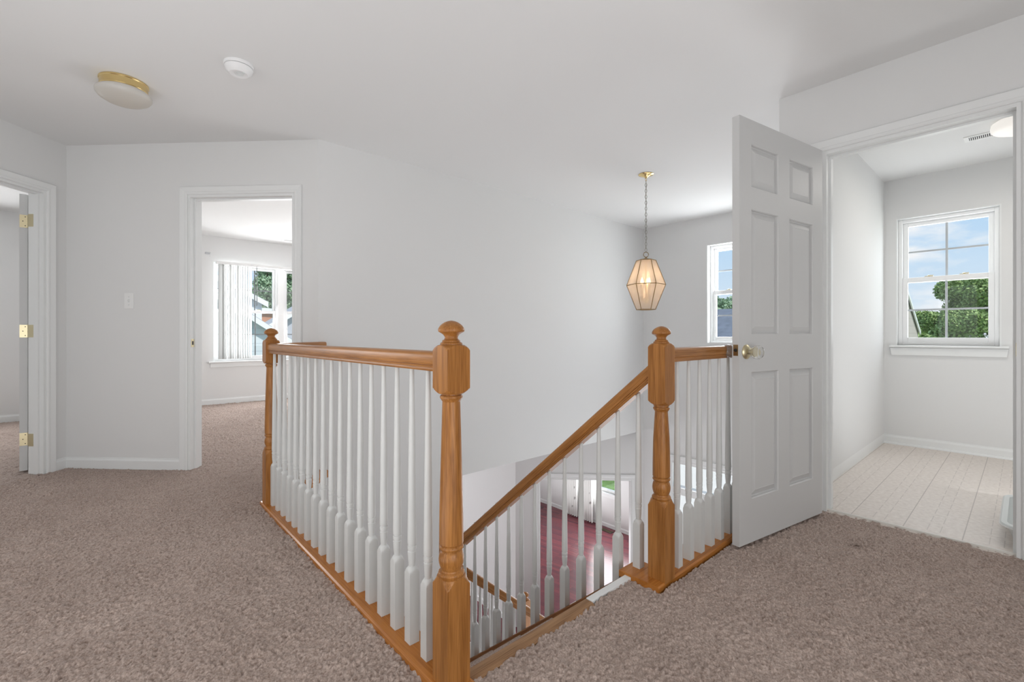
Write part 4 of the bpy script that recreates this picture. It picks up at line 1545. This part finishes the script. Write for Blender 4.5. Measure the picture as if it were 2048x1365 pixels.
for base in (0.0, 0.42):
    mb = MB()
    n = 44
    wd = 0.34
    vs = []
    for z in (-0.55, LZ + 0.03):
        for side in (0, 0.004):
            for q in range(n + 1):
                t = q / n
                vs.append((base + wd * t, 0.030 * math.sin(t * 2 * math.pi * 5.5) + side, z))
    m_ = n + 1
    fs = []
    for q in range(n):
        fs += [[q, q + 1, 2 * m_ + q + 1, 2 * m_ + q], [m_ + q + 1, m_ + q, 3 * m_ + q, 3 * m_ + q + 1]]
    mb.add(vs, fs)
    mb.build('panel', CURT, root, smooth=60)
MB().tube([(-0.1, 0, -0.53), (0.9, 0, -0.53)], 0.012, 10).build('rod', BRASS_SAT, root, smooth=50)
root = empty('floor_vent', (7.68, 5.72, LZ), R(90), 'dark slotted floor vent by the lower window', 'vent')
MB().box((-0.16, -0.06, 0), (0.16, 0.06, 0.006)).build('plate', DARKM, root, bevel=0.002)
for k in range(12):
    x = -0.13 + 0.0236 * k
    MB().box((x - 0.004, -0.045, 0.006), (x + 0.004, 0.045, 0.009)).build('slat', ANTIQUE, root)

# ------------------------------------------------------------------ outside
GZ = -3.35
mb = MB().box((-60, -60, GZ - 0.2), (90, 110, GZ))
struct(mb, 'ground', GRASS, 'green lawn outside the house', 'lawn')
mb = MB().box((6.6, -4.0, GZ), (15.0, 5.2, GZ + 0.02))
struct(mb, 'ground_drive', CONC, 'pale concrete drive outside the entrance', 'drive')


def gable_house(name, x0, x1, y0, y1, eave, peak, wall, roof, label, axis='y', over=0.25, th=0.14):
    """gable end faces -y when the ridge runs along y"""
    r_ = empty('house', (0, 0, GZ), 0, label, 'house')
    mb = MB()
    if axis == 'y':
        xm = (x0 + x1) / 2
        vs = []
        for y in (y0, y1):
            vs += [(x0, y, 0), (x1, y, 0), (x1, y, eave - GZ), (xm, y, peak - GZ), (x0, y, eave - GZ)]
        fs = [[0, 1, 2, 3, 4], [9, 8, 7, 6, 5], [0, 4, 9, 5], [1, 6, 7, 2], [2, 7, 8, 3], [3, 8, 9, 4], [0, 5, 6, 1]]
        mb.add(vs, fs)
        mb.build('wall', wall, r_)
        sl_ = (peak - eave) / (xm - x0)
        rf = MB()
        for sgn, xe in ((-1, x0 - over), (1, x1 + over)):
            ze = eave - over * sl_
            a = [(xm, y0 - over, peak + 0.02 - GZ), (xe, y0 - over, ze + 0.02 - GZ), (xe, y1 + over, ze + 0.02 - GZ), (xm, y1 + over, peak + 0.02 - GZ)]
            rf.add(a + [(p[0], p[1], p[2] + th) for p in a], [[0, 1, 2, 3], [4, 7, 6, 5], [0, 4, 5, 1], [1, 5, 6, 2], [2, 6, 7, 3], [3, 7, 4, 0]])
        rf.build('roof', roof, r_)
        if True:
            fb = MB()
            for xe in (x0 - over, x1 + over):
                ze = eave - over * sl_
                a = [(xm, y0 - over - 0.03, peak - th - GZ), (xe, y0 - over - 0.03, ze - th - GZ), (xe, y0 - over - 0.03, ze + th - GZ), (xm, y0 - over - 0.03, peak + th - GZ)]
                fb.add(a + [(p[0], p[1] + 0.03, p[2]) for p in a], [[0, 1, 2, 3], [4, 7, 6, 5], [0, 4, 5, 1], [1, 5, 6, 2], [2, 6, 7, 3], [3, 7, 4, 0]])
            fb.build('rake_board', WHITEB, r_)
    return r_


gable_house('a', -0.9, 5.9, 16.0, 23.0, -0.15, 2.15, SIDING_B, SHINGLE_G, 'pale blue sided house with a white rake board outside the bedroom window', th=0.09)
gable_house('b', 0.6, 6.3, 27.0, 36.0, 2.75, 4.3, SIDING_W, SHINGLE_G, 'white sided house standing behind the pale blue one')
gable_house('c', 5.55, 12.5, 24.5, 25.6, 1.1, 3.4, SIDING_L, SHINGLE_G, 'lavender grey gabled house right of the pale blue one')
gable_house('d', 3.0, 15.0, 38.0, 44.0, 2.3, 2.9, BRICK, SHINGLE_G, 'orange brick house glimpsed between the two gables')
gable_house('e', 12.6, 18.0, 2.12, 5.0, 1.08, 2.42, SIDING_T, SHINGLE_G, 'beige gabled house at the left of the laundry window view', over=0.03, th=0.05)
gable_house('f', 26.0, 36.0, 8.0, 22.0, 0.2, 2.6, SIDING_W, SHINGLE, 'house with a dark slate roof beyond the foyer window', over=0.3)


def tree(loc, h, w, n, seed, leaf, label, size=0.17, trunk=True, group=None):
    rng = np.random.default_rng(seed)
    r_ = empty('tree', loc, 0, label, 'tree', group)
    # lobes of the crown
    nl = 16
    lob = []
    for k in range(nl):
        a = rng.random() * 2 * math.pi
        q = math.sqrt(rng.random())
        zc_ = h * (0.30 + 0.55 * rng.random())
        rr = w * (0.62 - 0.42 * abs(zc_ / h - 0.45))
        lob.append((q * rr * math.cos(a), q * rr * math.sin(a), zc_, w * (0.24 + 0.18 * rng.random())))
    lob.append((0, 0, h * 0.84, w * 0.26))
    lob = np.array(lob)
    pick = rng.integers(0, len(lob), n)
    d = rng.normal(size=(n, 3))
    d /= np.linalg.norm(d, axis=1)[:, None]
    rad = lob[pick, 3] * (0.62 + 0.45 * rng.random(n))
    c = lob[pick, :3] + d * rad[:, None] * np.array([1, 1, 0.85])
    a = rng.normal(size=(n, 3))
    a /= np.linalg.norm(a, axis=1)[:, None]
    b_ = np.cross(a, d + 0.6 * rng.normal(size=(n, 3)))
    b_ /= np.linalg.norm(b_, axis=1)[:, None]
    s_ = size * (0.6 + 0.8 * rng.random(n))[:, None]
    P = np.stack([c - a * s_, c + b_ * s_ * 0.6, c + a * s_, c - b_ * s_ * 0.6], 1).reshape(-1, 3)
    me = bpy.data.meshes.new('foliage')
    me.from_pydata(P.tolist(), [], np.arange(4 * n).reshape(n, 4).tolist())
    me.materials.append(leaf)
    o = bpy.data.objects.new('foliage', me)
    COL.objects.link(o)
    o.parent = r_
    MB().tube([(0, 0, 0), (0.05, 0, h * 0.3), (0, 0.05, h * 0.6), (0.02, 0, h * 0.85)], [w * 0.05, w * 0.04, w * 0.025, w * 0.008], 8).build('trunk', BARK, r_, smooth=60)


TL = (((22.6, 1.75, GZ), 5.95, 1.25, 5200, 12, LEAF, 'bushy green tree in the middle of the laundry window view'),
      ((27.2, 1.35, GZ), 7.5, 1.8, 6500, 13, LEAF, 'taller green tree at the right of the laundry window view'),
      ((19.5, 2.05, GZ), 4.75, 0.95, 4200, 14, LEAF, 'low light green bush tree beside the beige house'),
      ((32.8, 3.9, GZ), 6.1, 2.6, 5200, 15, LEAF, 'rounded green tree farthest behind the beige house roof'),
      ((43.0, 19.4, GZ), 8.0, 4.6, 5200, 16, LEAF_D, 'dark green tree behind the slate roof'),
      ((13.6, 56.0, GZ), 14.5, 4.4, 7000, 18, LEAF_D, 'tall green tree behind the white gable in the bedroom window'),
      ((22.6, 56.0, GZ), 15.0, 4.4, 7000, 19, LEAF_D, 'tall green tree at the right of the bedroom window view'),
      ((18.0, 67.0, GZ), 16.5, 5.0, 7000, 20, LEAF_D, 'tall green tree filling the gap between two nearer trees'),
      ((6.5, 67.0, GZ), 16.5, 5.0, 4500, 21, LEAF_D, 'tall green tree furthest left beyond the bedroom window'))
for loc, h, w, n, sd, lf_, lab in TL:
    tree(loc, h, w, n * 6 if loc[1] < 6 else n * 6, sd, lf_, lab, 0.055 if loc[1] < 6 else 0.14)
